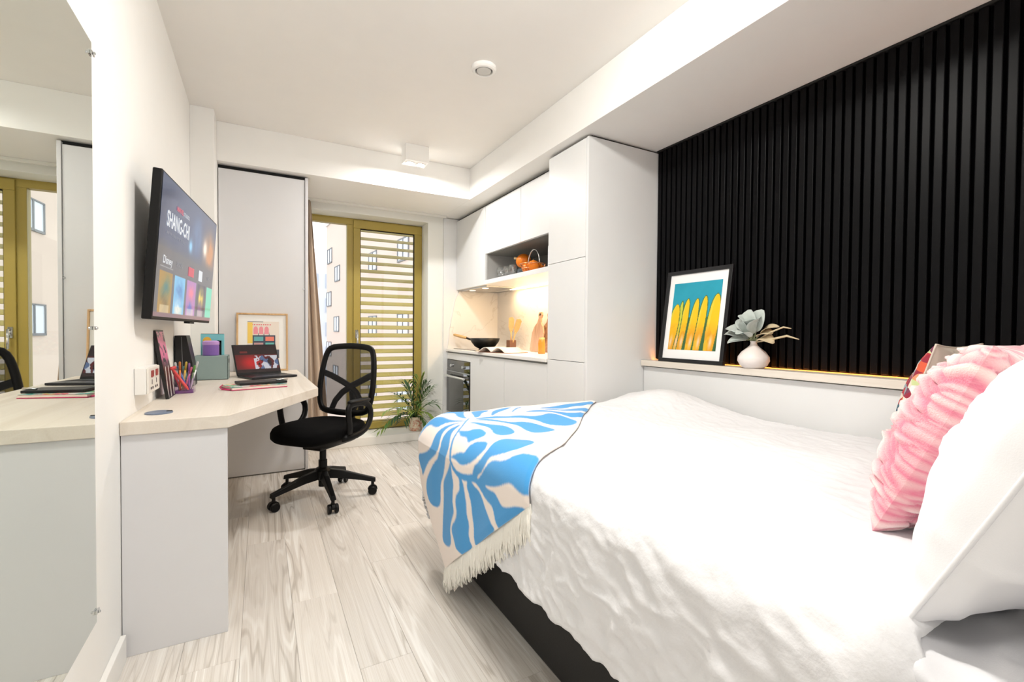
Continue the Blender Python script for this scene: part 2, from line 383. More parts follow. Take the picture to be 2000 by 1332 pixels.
# ================================================================ DESK
dk = thing('desk', 'pale wood-topped built-in desk with angled front and grey end panel', 'desk', (-.1, 2.8, 0))
MB().prism([(XL+.001, 1.852), (-.099, 1.852), (.257, 2.555), (.235, 3.787), (XL+.13, 3.787), (XL+.13, 3.545), (XL+.001, 3.545)], .714, .757).build('desk_top', desk_wood, dk, bevel=.002)
box('end_panel', (XL+.002, -.103, 1.862, 1.884, 0, .713), panel_grey, dk)
box('back_rail', (XL+.002, XL+.022, 1.884, 3.545, .58, .713), panel_grey, dk)
gr = MB().lathe([(.04, 0), (.04, .004), (.034, .006), (.0, .006)], c=(-.314, 2.0, .757), n=32).build('cable_grommet', mat('grommet_blue_grey', (112, 124, 146), .35), dk, smooth=False)
MB().box(-.292, -.276, 1.992, 2.006, .7632, .7642).build('cable_slot', seam_dark, gr)

# ================================================================ TV
cx, cy, cz, tyaw, ttilt, TW = -.274, 2.495, 1.352, .1026, .0690, .93
TH = TW*.575
a_ = Vector((math.sin(tyaw), math.cos(tyaw), 0)); n0 = Vector((math.cos(tyaw), -math.sin(tyaw), 0))
upv = Vector((0, 0, 1))*math.cos(ttilt)+n0*math.sin(ttilt); nv = a_.cross(upv)
if nv.dot(n0) < 0: nv = -nv
# local: x along width (to the far side), y = back direction, z up
TM = Matrix(((a_.x, -nv.x, upv.x, cx), (a_.y, -nv.y, upv.y, cy), (a_.z, -nv.z, upv.z, cz), (0, 0, 0, 1)))
tv = thing('television', 'black flat-screen television on a wall bracket above the desk', 'television', M=TM)
MB().box(-TW/2, TW/2, 0, .03, -TH/2, TH/2).build('casing', black_soft, tv, world=False, bevel=.004)
MB().box(-TW*.36, TW*.36, .03, .05, -TH*.42, TH*.20).build('rear_cover', black_soft, tv, world=False, bevel=.008)
MB().box(.05, .13, -.002, .02, -TH/2-.008, -TH/2).build('sensor_bar', black_soft, tv, world=False)
rng = np.random.default_rng(5)
def fbm(U, V, sx, sy, seed):
    r = np.random.default_rng(seed); o = np.zeros_like(U)
    for k in range(1, 6):
        for _ in range(3):
            a, b, p = r.normal(0, 1, 3); o += np.sin((U*a*sx+V*b*sy)*k*2+p*7)/k
    return o/3
def gcirc(U, V, x, y, r, asp=1.): return np.exp(-(((U-x)*asp)**2+(V-y)**2)/r**2)
def mixc(C, m, col):
    return C*(1-m[..., None])+np.array(col, float)*m[..., None]
def screen(U, V):
    C = np.zeros(U.shape+(3,)); C[:] = (98, 98, 104)  # grey haze of glare mixed into the screen's base colour
    top = V > .50
    C[top] = (74, 86, 114)
    n = fbm(U, V, 6, 5, 3)
    C = mixc(C, np.clip(gcirc(U, V, .58, .72, .16, 1.7)*(.8+.3*n), 0, 1)*top, (96, 132, 178))
    C = mixc(C, np.clip(gcirc(U, V, .47, .62, .05, 1.7)*1.2, 0, 1)*top, (140, 200, 235))
    C = mixc(C, np.clip(gcirc(U, V, .86, .64, .20, 1.6)*(1+.4*n), 0, 1)*top, (196, 136, 88))
    C = mixc(C, np.clip(gcirc(U, V, .76, .68, .07, 1.7)*1.2, 0, 1)*top, (255, 236, 214))
    C = mixc(C, np.clip((.57-V)/.07, 0, 1)*top*.8, (98, 98, 104))
    # five posters
    pal = [((170, 130, 60), (60, 120, 120), (110, 80, 40)), ((120, 190, 226), (70, 130, 190), (225, 235, 240)), ((170, 120, 180), (230, 120, 140), (90, 110, 190)), ((60, 60, 90), (240, 210, 80), (120, 90, 140)), ((110, 205, 175), (90, 180, 170), (140, 225, 190))]
    for k, (a, b, c) in enumerate(pal):
        x0 = .045+k*.205; x1 = x0+.175; y0, y1 = (.035, .335)
        m = ((U > x0) & (U < x1) & (V > y0) & (V < y1)).astype(float); u = (U-x0)/.175; v = (V-y0)/.3
        q = np.broadcast_to(np.array(a, float), C.shape).copy(); nn = fbm(u, v, 3, 4, 20+k)
        if k < 4:
            q = mixc(q, np.clip(gcirc(u, v, .5, .55, .3)*(1+.7*nn), 0, 1), b); q = mixc(q, np.clip(gcirc(u, v, .45, .2, .22)*(1+.8*nn), 0, 1), c)
            q = mixc(q, ((v < .17) & (np.abs(u-.5) < .35)).astype(float)*.5, (235, 225, 200))
        C = C*(1-m[..., None])+q*m[..., None]
    C = mixc(C, ((U > .045) & (U < .22) & (np.abs(V-.365) < .006)).astype(float), (150, 150, 155))
    C = mixc(C, ((V < .035)).astype(float)*.6, (150, 100, 110))
    return C
scr = paint_sheet('screen', TW-.014, TH-.02, 240, 140, screen, painted('tv_screen', .12, emit=.9), tv, Matrix.Translation((0, -.0015, -TH/2+.012)), world=False)
def glow(name, col, s):
    return mat(name, (5, 5, 5), .4, emit=col, estr=s)
white_glow = glow('screen_white', (235, 238, 242), .85); red_glow = glow('screen_red', (226, 110, 125), .8); grey_glow = glow('screen_grey', (150, 152, 158), .8)
RX = Matrix.Rotation(PI/2, 4, 'X')
def tvtext(nm, s, x, z, size, m, bold=0., sx=1.):
    lettering(nm, s, size, m, scr, Matrix.Translation((x, -.003, z)) @ RX @ Matrix.Diagonal((sx, 1, 1, 1)), bold=bold)
tvtext('title_lettering', 'SHANG-CHI', -.385, .085, .082, white_glow, .0018, .72)
tvtext('studio_lettering', 'MARVEL', -.27, .165, .026, red_glow, .0008)
tvtext('studio_lettering', 'STUDIOS', -.175, .165, .022, white_glow)
tvtext('caption_lettering', 'AND THE LEGEND OF THE TEN RINGS', -.38, .055, .015, grey_glow)
tvtext('channel_lettering', 'Disney', -.395, -.055, .042, white_glow, .0004)
tvtext('channel_lettering', 'PIXAR', -.215, -.05, .032, grey_glow)
MB().box(-.035, .055, -.0032, -.0022, -.066, -.026).build('channel_badge', red_glow, scr, world=False)
tvtext('channel_lettering', 'MARVEL', -.031, -.055, .021, white_glow, .0004)
MB().box(.15, .215, -.0032, -.0022, -.07, -.02).build('channel_badge', white_glow, scr, world=False)
tvtext('channel_lettering', 'NAT', .325, -.05, .026, grey_glow)
brk = MB(); brk.box(XL, XL+.012, 2.40, 2.62, 1.22, 1.44); brk.box(XL+.012, cx-.055, 2.47, 2.53, 1.28, 1.36)
brk.build('bracket', black_soft, tv)

# ================================================================ SLATTED PANEL + LEDGE
slat_black = mat('black_satin_slat', (8, 8, 10), .40, spec=.12, var=.1, vscale=3, stretch=(1, 1, .2))
sp = thing('slatted_wall_panel', 'black vertical slatted wall panel above the bed ledge', 'wall panel', (2.22, 1., .9))
box('backing', (2.229, 2.244, -.4, 2.148, .884, ZS-.006), mat('slat_backing', (4, 4, 5), .8, spec=.05), sp, bevel=0)
sm = MB().box(-.019, 0, -.0135, .0135, -.013, 1.29).mesh('slat'); sm.materials.append(slat_black)
for k in range(67):
    o = put('slat', sm, None, sp, world=False); o.location = (2.229-2.22, 2.129-k*.038-1., 0.002)
    bv = o.modifiers.new('bevel', 'BEVEL'); bv.width = .003; bv.segments = 2
box('top_shadow_line', (2.205, 2.229, -.4, 2.148, ZS-.010, ZS-.001), seam_dark, sp, bevel=0)  # dark strip drawn as the thin shadow line above the slats
lg = thing('bedside_ledge', 'long white boxed ledge with pale wood top behind the bed', 'ledge', (2.17, 1., 0))
box('front_panel', (2.115, 2.135, -.4, 2.146, .0, .842), cab_white, lg)
box('core', (2.135, 2.243, -.4, 2.146, 0, .848), seam_dark, lg, bevel=0)  # black filler, paints the shadow line under the top board
box('top_board', (2.088, 2.187, -.4, 2.146, .848, .882), desk_wood, lg, bevel=.002)
box('light_strip', (2.189, 2.199, -.38, 2.13, .866, .872), mat('warm_led_tape', (255, 190, 120), .5, emit=(255, 158, 70), estr=22.), lg, bevel=0)
# ================================================================ KITCHEN
tl = thing('tall_cabinet', 'tall white larder cabinet standing between the kitchen and the bed', 'cabinet', (1.95, 2.36, 0))
box('body', (1.688, 2.243, 2.172, 2.568, 0, 2.180), cab_white, tl)
box('side_panel', (1.667, 2.243, 2.150, 2.171, 0, 2.190), cab_white, tl)
for z0, z1 in ((.08, .872), (.875, 1.494), (1.497, 2.186)): box('door', (1.665, 1.687, 2.173, 2.567, z0, z1), cab_white, tl)
box('plinth', (1.70, 1.72, 2.172, 2.568, 0, .075), seam_dark, tl, bevel=0)
box('shadow_gap', (1.70, 2.24, 2.165, 2.56, 2.181, ZS-.001), seam_dark, tl, bevel=0)  # black filler coloured as the shade between cabinet top and soffit
marble_m, nt, b = nodes_of('veined_splash_stone'); N, L = nt.nodes, nt.links
tc = N.new('ShaderNodeTexCoord'); nz = N.new('ShaderNodeTexNoise'); nz.inputs['Scale'].default_value = 1.3; nz.inputs['Detail'].default_value = 5; nz.inputs['Distortion'].default_value = 1.2
L.new(tc.outputs['Object'], nz.inputs['Vector'])
m1 = N.new('ShaderNodeMath'); m1.operation = 'SUBTRACT'; m1.inputs[1].default_value = .5; L.new(nz.outputs['Fac'], m1.inputs[0])
m2 = N.new('ShaderNodeMath'); m2.operation = 'ABSOLUTE'; L.new(m1.outputs[0], m2.inputs[0])
cr = N.new('ShaderNodeValToRGB'); e = cr.color_ramp.elements; e[0].position = 0; e[0].color = rgba((226, 220, 212)); e[1].position = .009; e[1].color = rgba((240, 236, 230))
L.new(m2.outputs[0], cr.inputs[0]); L.new(cr.outputs[0], b.inputs['Base Color']); b.inputs['Roughness'].default_value = .3
YE = 4.44
ep = box('end_filler', (1.625, 2.243, YE, YB-.001, 0, 2.195), cab_white)
tag(ep, 'white full-height filler panel closing the window end of the kitchen', 'panel')
spl = thing('splashback', 'veined pale stone splashback around the kitchen worktop', 'splashback', (2.2, 3.5, .875))
box('back_slab', (2.231, 2.243, 2.57, YE, .877, 1.47), marble_m, spl, bevel=0)
MB().prism([(1.668, .877), (2.231, .877), (2.231, 1.468), (1.79, 1.468), (1.745, 1.36), (1.69, 1.08)], 0, .012, M=Matrix.Translation((0, YE, 0)) @ Matrix.Rotation(PI/2, 4, 'X')).build('end_slab', marble_m, spl)
wt = box('worktop', (1.652, 2.243, 2.57, YE-.0005, .852, .876), mat('white_worktop', (242, 240, 236), .3), bevel=.002)
tag(wt, 'thin white kitchen worktop running from the tall cabinet to the end panel', 'worktop')
def base_unit(y0, y1, label):
    t = thing('base_cabinet', label, 'cabinet', (1.95, (y0+y1)/2, 0), group='handleless kitchen base cabinets')
    box('body', (1.69, 2.24, y0+.002, y1-.002, .09, .850), cab_white, t)
    box('door', (1.667, 1.687, y0+.0015, y1-.0015, .09, .838), cab_white, t)
    box('shadow_line_rail', (1.675, 1.689, y0+.002, y1-.002, .839, .850), mat('shadow_line_grey', (120, 120, 118), .4), t, bevel=0)  # grey strip painted in as the shadow line below the worktop
    box('plinth', (1.72, 1.74, y0, y1, 0, .088), seam_dark, t, bevel=0)
    return t
base_unit(2.571, 3.185, 'white handleless base cabinet next to the tall larder cabinet')
base_unit(3.185, 3.85, 'white handleless base cabinet directly right of the built-in oven')
ou = thing('oven_housing', 'white base cabinet housing the built-in oven', 'cabinet', (1.95, 4.14, 0))
box('body', (1.70, 2.24, 3.852, 4.438, .09, .850), cab_white, ou)
box('drawer_front', (1.667, 1.687, 3.852, 4.438, .775, .838), cab_white, ou)
box('shadow_line_rail', (1.675, 1.699, 3.852, 4.438, .839, .850), MATS['shadow_line_grey'], ou, bevel=0)  # same painted shadow line, above the oven
box('kick_panel', (1.667, 1.687, 3.852, 4.438, .09, .245), cab_white, ou)
box('plinth', (1.72, 1.74, 3.85, 4.438, 0, .088), seam_dark, ou, bevel=0)
ov = thing('oven', 'built-in black glass oven with steel bar handle below the hob', 'oven', (1.68, 4.14, .25))
blackglass = mat('oven_black_glass', (10, 11, 11), .05, spec=.8, coat=.6)
box('control_panel', (1.664, 1.699, 3.858, 4.434, .665, .770), blackglass, ov)
box('door', (1.660, 1.699, 3.858, 4.434, .25, .655), blackglass, ov)
box('trim_strip', (1.662, 1.699, 3.858, 4.434, .656, .664), steel, ov, bevel=0)
h = MB().tube([(1.625, 3.90, .615), (1.625, 4.39, .615)], .011, n=12); h.box(1.625, 1.662, 3.92, 3.94, .608, .622); h.box(1.625, 1.662, 4.35, 4.37, .608, .622)
h.build('handle', mat('oven_handle_steel', (225, 225, 222), .25, metal=1.), ov, smooth=False)
for y in (4.0, 4.30): MB().lathe([(.017, 0), (.016, .016), (.0, .017)], n=16, M=Matrix.Translation((1.664, y, .715)) @ Matrix.Rotation(-PI/2, 4, 'Y')).build('knob', steel, ov)
hob = box('hob', (1.72, 2.16, 3.88, 4.40, .8765, .882), blackglass, bevel=.002)
tag(hob, 'black glass hob set on the worktop under the wok', 'hob')
# wall cabinets
def wall_unit(y0, y1, z0, z1, label):
    t = thing('wall_cabinet', label, 'cabinet', (2., (y0+y1)/2, z0), group='white handleless wall cabinets')
    box('body', (1.785, 2.243, y0+.001, y1-.001, z0, z1), cab_white, t)
    box('door', (1.762, 1.783, y0+.0015, y1-.0015, z0+.001, z1), cab_white, t)
    return t
wall_unit(3.752, 4.438, 1.474, 2.172, 'tall white wall cabinet over the oven beside the window')
wall_unit(3.112, 3.750, 1.745, 2.172, 'short white wall cabinet above the glasses on the open shelf')
wall_unit(2.571, 3.110, 1.745, 2.172, 'short white wall cabinet next to the larder above the oranges')
gp = box('cabinet_top_gap', (1.80, 2.24, 2.571, 4.438, 2.173, ZS-.001), seam_dark, bevel=0); gp.name = 'cabinet_gap_shade'; struct(gp)  # black block painting in the shade above the wall cabinets
sh = thing('open_shelf', 'open grey-lined shelf niche below the wall cabinets', 'shelf', (2., 3.16, 1.474))
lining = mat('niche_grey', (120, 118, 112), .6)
box('shelf_board', (1.758, 2.243, 2.571, 3.750, 1.474, 1.512), cab_white, sh)
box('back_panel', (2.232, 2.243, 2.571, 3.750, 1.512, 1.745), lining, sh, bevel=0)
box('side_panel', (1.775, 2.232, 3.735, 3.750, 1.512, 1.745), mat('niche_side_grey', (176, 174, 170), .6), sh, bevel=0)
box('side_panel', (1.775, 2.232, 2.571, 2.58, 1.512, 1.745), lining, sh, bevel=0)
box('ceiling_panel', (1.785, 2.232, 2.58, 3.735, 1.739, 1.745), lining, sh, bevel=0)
hd = thing('cooker_hood', 'slim built-in cooker hood with two round lamps under the wall cabinet', 'cooker hood', (2., 4.1, 1.46))
box('plate', (1.80, 2.10, 3.80, 4.40, 1.462, 1.4735), steel, hd)
for yy in (3.95, 4.25):
    MB().lathe([(.028, 0), (.03, .002)], c=(1.86, yy, 1.4605), n=20).build('lamp', mat('hood_lamp_glow', (255, 240, 210), .4, emit=(255, 222, 168), estr=6.), hd)
ls = box('under_cabinet_light', (2.15, 2.19, 2.60, 4.0, 1.464, 1.4735), mat('warm_strip_glow', (255, 236, 205), .4, emit=(255, 205, 140), estr=7.), bevel=0)
tag(ls, 'warm glowing strip light under the wall cabinets', 'strip light')
def area(name, loc, rot, sx, sy, watts, col, shape='RECTANGLE', spread=PI):
    l = bpy.data.lights.new(name, 'AREA'); l.shape = shape; l.size = sx
    if shape == 'RECTANGLE': l.size_y = sy
    l.energy = watts; l.color = col; l.spread = spread
    o = bpy.data.objects.new(name, l); COL.objects.link(o); o.location = loc; o.rotation_euler = rot; return o
area('under_cabinet_lamp', (2.14, 3.3, 1.460), (0, 0, 0), .05, 1.4, LED_W, (1, .70, .40))

# ---------------------------------------------------------------- worktop things
socket_m = mat('socket_plastic', (240, 238, 234), .35)
sk = thing('kitchen_socket', 'small white socket on the splashback left of the cutting board', 'socket', (2.23, 3.64, 1.04))
box('plate', (2.222, 2.2305, 3.60, 3.69, .995, 1.085), socket_m, sk, bevel=.003)
box('switch', (2.219, 2.222, 3.635, 3.655, 1.03, 1.05), mat('socket_dark', (70, 40, 36), .4), sk, bevel=.001)
beech = wood('beech_wood', (222, 184, 128), (212, 170, 110), (186, 142, 88), (3, 3, 20), 3)
walnut = wood('chopping_board_wood', (190, 150, 118), (168, 126, 96), (128, 88, 62), (14, 14, 1.5), 4)
board_poly = [(-.085, 0), (.085, 0), (.095, .02), (.095, .17), (.07, .225), (.03, .262), (.02, .30), (.032, .33), (.022, .355), (-.022, .355), (-.032, .33), (-.02, .30), (-.03, .262), (-.07, .225), (-.095, .17), (-.095, .02)]
def board(M, label, m, name='cutting_board'):
    t = thing(name, label, 'cutting board', M=M, group='wooden cutting boards')
    MB().prism(board_poly, 0, .018).build('board', m, t, world=False, bevel=.004)
    MB().lathe([(.008, .0185), (.012, .0186)], c=(0, .332, 0), n=16, caps=True).build('hanging_hole', seam_dark, t, world=False)
    return t
# leaning against the splashback: local x -> -y world, local y -> up (tilted), local z -> out of the wall (-x)
def lean(x, y, z, tilt):
    c, s = math.cos(tilt), math.sin(tilt)
    X = Vector((0, -1, 0)); Y = Vector((s, 0, c)); Zv = X.cross(Y)
    return Matrix(((X.x, Y.x, Zv.x, x), (X.y, Y.y, Zv.y, y), (X.z, Y.z, Zv.z, z), (0, 0, 0, 1)))
board(lean(2.135, 3.47, .877, .16), 'large pale wooden cutting board leaning on the splashback behind the amber jar', wood('pale_board_wood', (206, 172, 146), (192, 156, 130), (160, 120, 94), (14, 1.5, 14), 4))
board(lean(2.172, 3.36, .877, .12), 'darker wooden cutting board half hidden behind the pale cutting board', walnut)
bt = thing('lidded_jar', 'small amber jar with pale lid on the worktop before the cutting boards', 'jar', (2.0, 3.17, .876))
MB().lathe([(.0, 0), (.028, .0), (.030, .01), (.030, .085), (.028, .105), (.023, .115)], c=(2.0, 3.17, .877), n=24).build('body', mat('amber_liquid', (226, 138, 40), .25, coat=.5), bt, smooth=True)
MB().lathe([(.023, .115), (.025, .118), (.025, .132), (.0, .133)], c=(2.0, 3.17, .877), n=24).build('lid', mat('amber_glass_rim', (236, 190, 130), .25), bt)
# wok
wk = thing('wok', 'black wok with wooden handle resting on the hob', 'wok', (1.93, 4.12, .882))
iron = mat('black_iron', (16, 15, 14), .45, spec=.5)
wc = (1.93, 4.10, .883)
MB().lathe([(.0, 0), (.055, 0), (.10, .025), (.135, .07), (.146, .105), (.140, .105), (.130, .071), (.095, .03), (.05, .006), (.0, .006)], c=wc, n=36, caps=False).build('pan', iron, wk, smooth=True)
hd_ = Vector((-.62, .78, .0)).normalized()
p0 = Vector(wc)+hd_*.14+Vector((0, 0, .085))
MB().tube([p0, p0+hd_*.04+Vector((0, 0, .012)), p0+hd_*.07+Vector((0, 0, .022))], .010, n=10).build('socket_arm', iron, wk, smooth=True)
MB().tube([p0+hd_*.065+Vector((0, 0, .021)), p0+hd_*.12+Vector((0, 0, .032)), p0+hd_*.20+Vector((0, 0, .05)), p0+hd_*.215+Vector((0, 0, .053))], [.013, .016, .014, .008], n=12).build('handle', beech, wk, smooth=True)
# utensil block with two spatulas
ub = thing('utensil_pot', 'brown square utensil pot standing behind the wok', 'utensil pot', (2.08, 3.86, .876))
MB().box(2.045, 2.115, 3.80, 3.87, .877, .975).build('body', mat('brown_ceramic', (120, 84, 64), .5), ub, bevel=.004)
def spatula(x, y, dx, dy, label):
    t = thing('wooden_spatula', label, 'spatula', (x, y, .95), group='wooden spatulas')
    a = Vector((x, y, .90)); dd = Vector((dx, dy, 1)).normalized(); sd = Vector((.88, -.47, 0)); sd = (sd-dd*sd.dot(dd)).normalized(); nn = dd.cross(sd)
    MB().tube([a, a+dd*.16], .007, n=8).build('handle', beech, t, smooth=True)
    c = a+dd*.145
    pts = [(-.008, 0), (.008, 0), (.026, .05), (.030, .13), (.012, .15), (-.022, .14), (-.024, .05)]
    v = [c+sd*p[0]+dd*p[1]+nn*o for o in (-.003, .003) for p in pts]; n = len(pts)
    MB().add(v, [tuple(range(n)), tuple(range(2*n-1, n-1, -1))]+[(i, (i+1) % n, n+(i+1) % n, n+i) for i in range(n)]).build('blade', beech, t, bevel=.002)
spatula(2.085, 3.845, .02, .06, 'wooden spatula leaning toward the window in the brown pot')
spatula(2.075, 3.825, .10, -.36, 'wooden spatula tilted toward the cutting boards in the brown pot')
# open cookbook
bk = thing('cookbook', 'open cookbook lying on the worktop in front of the wok', 'book', (1.80, 3.62, .876))
paper = mat('book_paper', (236, 226, 214), .7)
BM = Matrix.Translation((1.80, 3.50, .8775)) @ Matrix.Rotation(math.radians(20), 4, 'Z')
for sgn in (-1, 1):
    def pg(u, v, s=sgn):
        w = u*.19; z = .004+.042*math.sin(min(1, u*1.25)*PI)*(1-.25*u)+.002
        return BM @ Vector((-.12+.24*v, s*w, z))
    o = MB().grid(pg, 16, 2).build('page', paper, bk, smooth=True); sdm = o.modifiers.new('solid', 'SOLIDIFY'); sdm.thickness = .006; sdm.offset = -1
    o = MB().box(-.125, .125, min(0, sgn*.195), max(0, sgn*.195), 0, .003, M=BM).build('cover', mat('cookbook_cover', (150, 104, 84), .6), bk)
# shelf things
glass_m = glassy('clear_glass', (.97, .98, .98), .35)
def wineglass(x, y, label):
    t = thing('stemless_glass', label, 'glass', (x, y, 1.512), group='clear glasses on the open shelf')
    MB().lathe([(.0, .001), (.028, .001), (.028, .004), (.006, .008), (.006, .02), (.022, .03), (.036, .05), (.039, .075), (.036, .105), (.0345, .105), (.037, .075), (.034, .052), (.02, .033), (.0, .03)], c=(x, y, 1.5125), n=24, caps=False).build('bowl', glass_m, t, smooth=True)
wineglass(1.86, 3.63, 'clear drinking glass nearest the window on the open shelf')
wineglass(1.87, 3.53, 'clear drinking glass in the middle of the three on the open shelf')
wineglass(1.87, 3.43, 'clear drinking glass nearest the orange pumpkin on the open shelf')
orange_m = mat('orange_skin', (238, 128, 18), .45, var=.1, vscale=20, bump=.15, bscale=120)
def gourd(x, y, z, r, label, squash=.92, ribs=0, name='orange'):
    t = thing(name, label, 'fruit', (x, y, z), group='oranges in the glass jar')
    def f(u, v):
        th = u*2*PI; ph = v*PI; rr = r*(1+ribs*.04*math.cos(9*th)*math.sin(ph))
        return (x+rr*math.sin(ph)*math.cos(th), y+rr*math.sin(ph)*math.sin(th), z+r*squash*(1-math.cos(ph)))
    MB().grid(f, 28, 16).build('skin', orange_m, t, smooth=True)
    MB().tube([(x, y, z+r*squash*1.93), (x+.003, y+.004, z+r*squash*2+.006)], .006, n=6).build('stalk', mat('stalk_brown', (120, 92, 50), .8), t)
    return t
crate = thing('orange_basket', 'copper wire basket with hoop handle holding oranges on the shelf', 'basket', (1.90, 3.12, 1.512))
copper = mat('copper_wire', (226, 156, 110), .3, metal=.7)
bc = Vector((1.88, 3.12, 1.515))
for rr, zz in ((.06, .003), (.085, .035), (.10, .07)): MB().tube([bc+Vector((rr*math.cos(q*2*PI/28), rr*1.05*math.sin(q*2*PI/28), zz)) for q in range(28)], .0035, n=6, closed=True).build('wire_ring', copper, crate, smooth=True)
for q in range(14):
    t_ = q*2*PI/14; MB().tube([bc+Vector((rr*math.cos(t_), rr*1.05*math.sin(t_), zz)) for rr, zz in ((.06, .003), (.085, .035), (.10, .07))], .0022, n=5).build('wire_rib', copper, crate)
MB().tube([bc+Vector((0, -.015+.085*-math.cos(q*PI/14)*1.0, .07+.115*math.sin(q*PI/14))) for q in range(15)], .0055, n=8).build('handle', mat('handle_pale_metal', (215, 220, 220), .25, metal=.8), crate, smooth=True)
gourd(1.845, 3.155, 1.52, .040, 'orange low at the front left of the wire basket')
gourd(1.855, 3.07, 1.522, .047, 'large orange at the larder side of the wire basket')
gourd(1.93, 3.12, 1.522, .042, 'orange at the back of the wire basket')
pk = thing('pumpkin', 'bright orange pumpkin resting on a dark jar on the open shelf', 'pumpkin', (1.93, 3.30, 1.60))
px, py, pz, pr_ = 1.92, 3.335, 1.580, .064
def pf(u, v):
    th = u*2*PI; ph = v*PI; rr = pr_*(1+.03*math.cos(8*th)*math.sin(ph)); return (px+rr*math.sin(ph)*math.cos(th), py+rr*math.sin(ph)*math.sin(th), pz+pr_*.95*(1-math.cos(ph)))
MB().grid(pf, 40, 18).build('skin', orange_m, pk, smooth=True)
MB().tube([(px-.03, py+.05, pz+.085), (px-.045, py+.075, pz+.093)], [.008, .011], n=8).build('stalk', mat('pumpkin_stalk', (236, 214, 170), .7), pk)
jr = thing('storage_jar', 'low smoky glass storage jar under the pumpkin', 'jar', (1.93, 3.315, 1.512))
MB().lathe([(.0, 0), (.05, 0), (.054, .01), (.052, .05), (.05, .062), (.0, .064)], c=(1.92, 3.335, 1.5125), n=28).build('body', mat('smoky_glass', (70, 78, 84), .15, coat=.5), jr, smooth=True)
cbk = thing('blue_book', 'blue book with white page edges upright by the larder', 'book', (1.94, 2.85, 1.512))
MB().box(1.86, 2.03, 2.835, 2.86, 1.513, 1.69).build('cover', mat('navy_cover', (26, 52, 92), .5), cbk, bevel=.002)
MB().box(1.857, 2.026, 2.861, 2.869, 1.513, 1.687).build('pages', mat('page_edges', (226, 230, 236), .6), cbk, bevel=.001)

# ================================================================ CEILING FITTINGS
def twin_lamp(x, y, label, k=1.):
    t = thing('twin_ceiling_lamp', label, 'ceiling lamp', (x, y, 2.345), group='twin ceiling lamps')
    lampw = mat('lamp_white', (244, 243, 240), .4)
    MB().box(x-.09, x+.09, y-.065, y+.065, 2.345, ZC).build('housing', lampw, t, bevel=.003)
    for s in (-1, 1):
        r = MB().lathe([(.036, .0), (.036, -.004), (.03, -.004), (.03, .0)], c=(x+s*.042, y, 2.345), n=24, caps=False).build('bezel', lampw, t)
        MB().lathe([(.029, 0), (.0, 0)], c=(x+s*.042, y, 2.3435), n=24).build('lens', mat('lamp_lens_glow', (255, 250, 240), .4, emit=(255, 243, 224), estr=20.), t)
        area('lamp_light', (x+s*.042, y, 2.338), (0, 0, 0), .056, 0, LAMP_W*k, (1, .985, .965), 'DISK')
twin_lamp(1.05, 3.515, 'white twin ceiling spotlight box in front of the window bulkhead', .5)
def fill_dome(x, y, label, watts):  # out-of-view dome lamps, added to brighten the room
    t = thing('added_dome_lamp', label, 'ceiling lamp', (x, y, 2.39), group='added unseen dome lamps')
    MB().lathe([(.152, 0), (.152, -.014), (.142, -.016)], c=(x, y, ZC), n=32, caps=False).build('rim', MATS['lamp_white'], t)
    L_ = watts/(PI*.085)
    MB().lathe([(.142, -.014), (.132, -.038), (.10, -.060), (.05, -.072), (.0, -.075)], c=(x, y, ZC), n=24, caps=False).build('diffuser', mat('added_dome_glow_%d' % watts, (255, 252, 246), .5, emit=(255, 251, 244), estr=L_), t, smooth=True)
fill_dome(.72, 1.18, 'added unseen opal dome lamp over the bed', 37)
fill_dome(.45, -.75, 'added unseen opal dome lamp near the entrance', 13)
vt = thing('ceiling_vent', 'round white ceiling vent with grey centre disc', 'ceiling vent', (1.054, 2.275, 2.43))
MB().lathe([(.067, 2.469), (.067, 2.455), (.060, 2.448), (.048, 2.446), (.046, 2.452), (.046, 2.469)], c=(1.054, 2.275, 0), n=40, caps=False).build('rim', mat('vent_white', (246, 245, 242), .4), vt, smooth=False)
MB().lathe([(.040, 2.456), (.038, 2.448), (.0, 2.447)], c=(1.054, 2.275, 0), n=36).build('disc', mat('vent_disc', (214, 214, 210), .45), vt)
MB().lathe([(.046, 2.462), (.0, 2.462)], c=(1.054, 2.275, 0), n=36).build('throat', mat('vent_throat', (110, 110, 108), .8), vt)
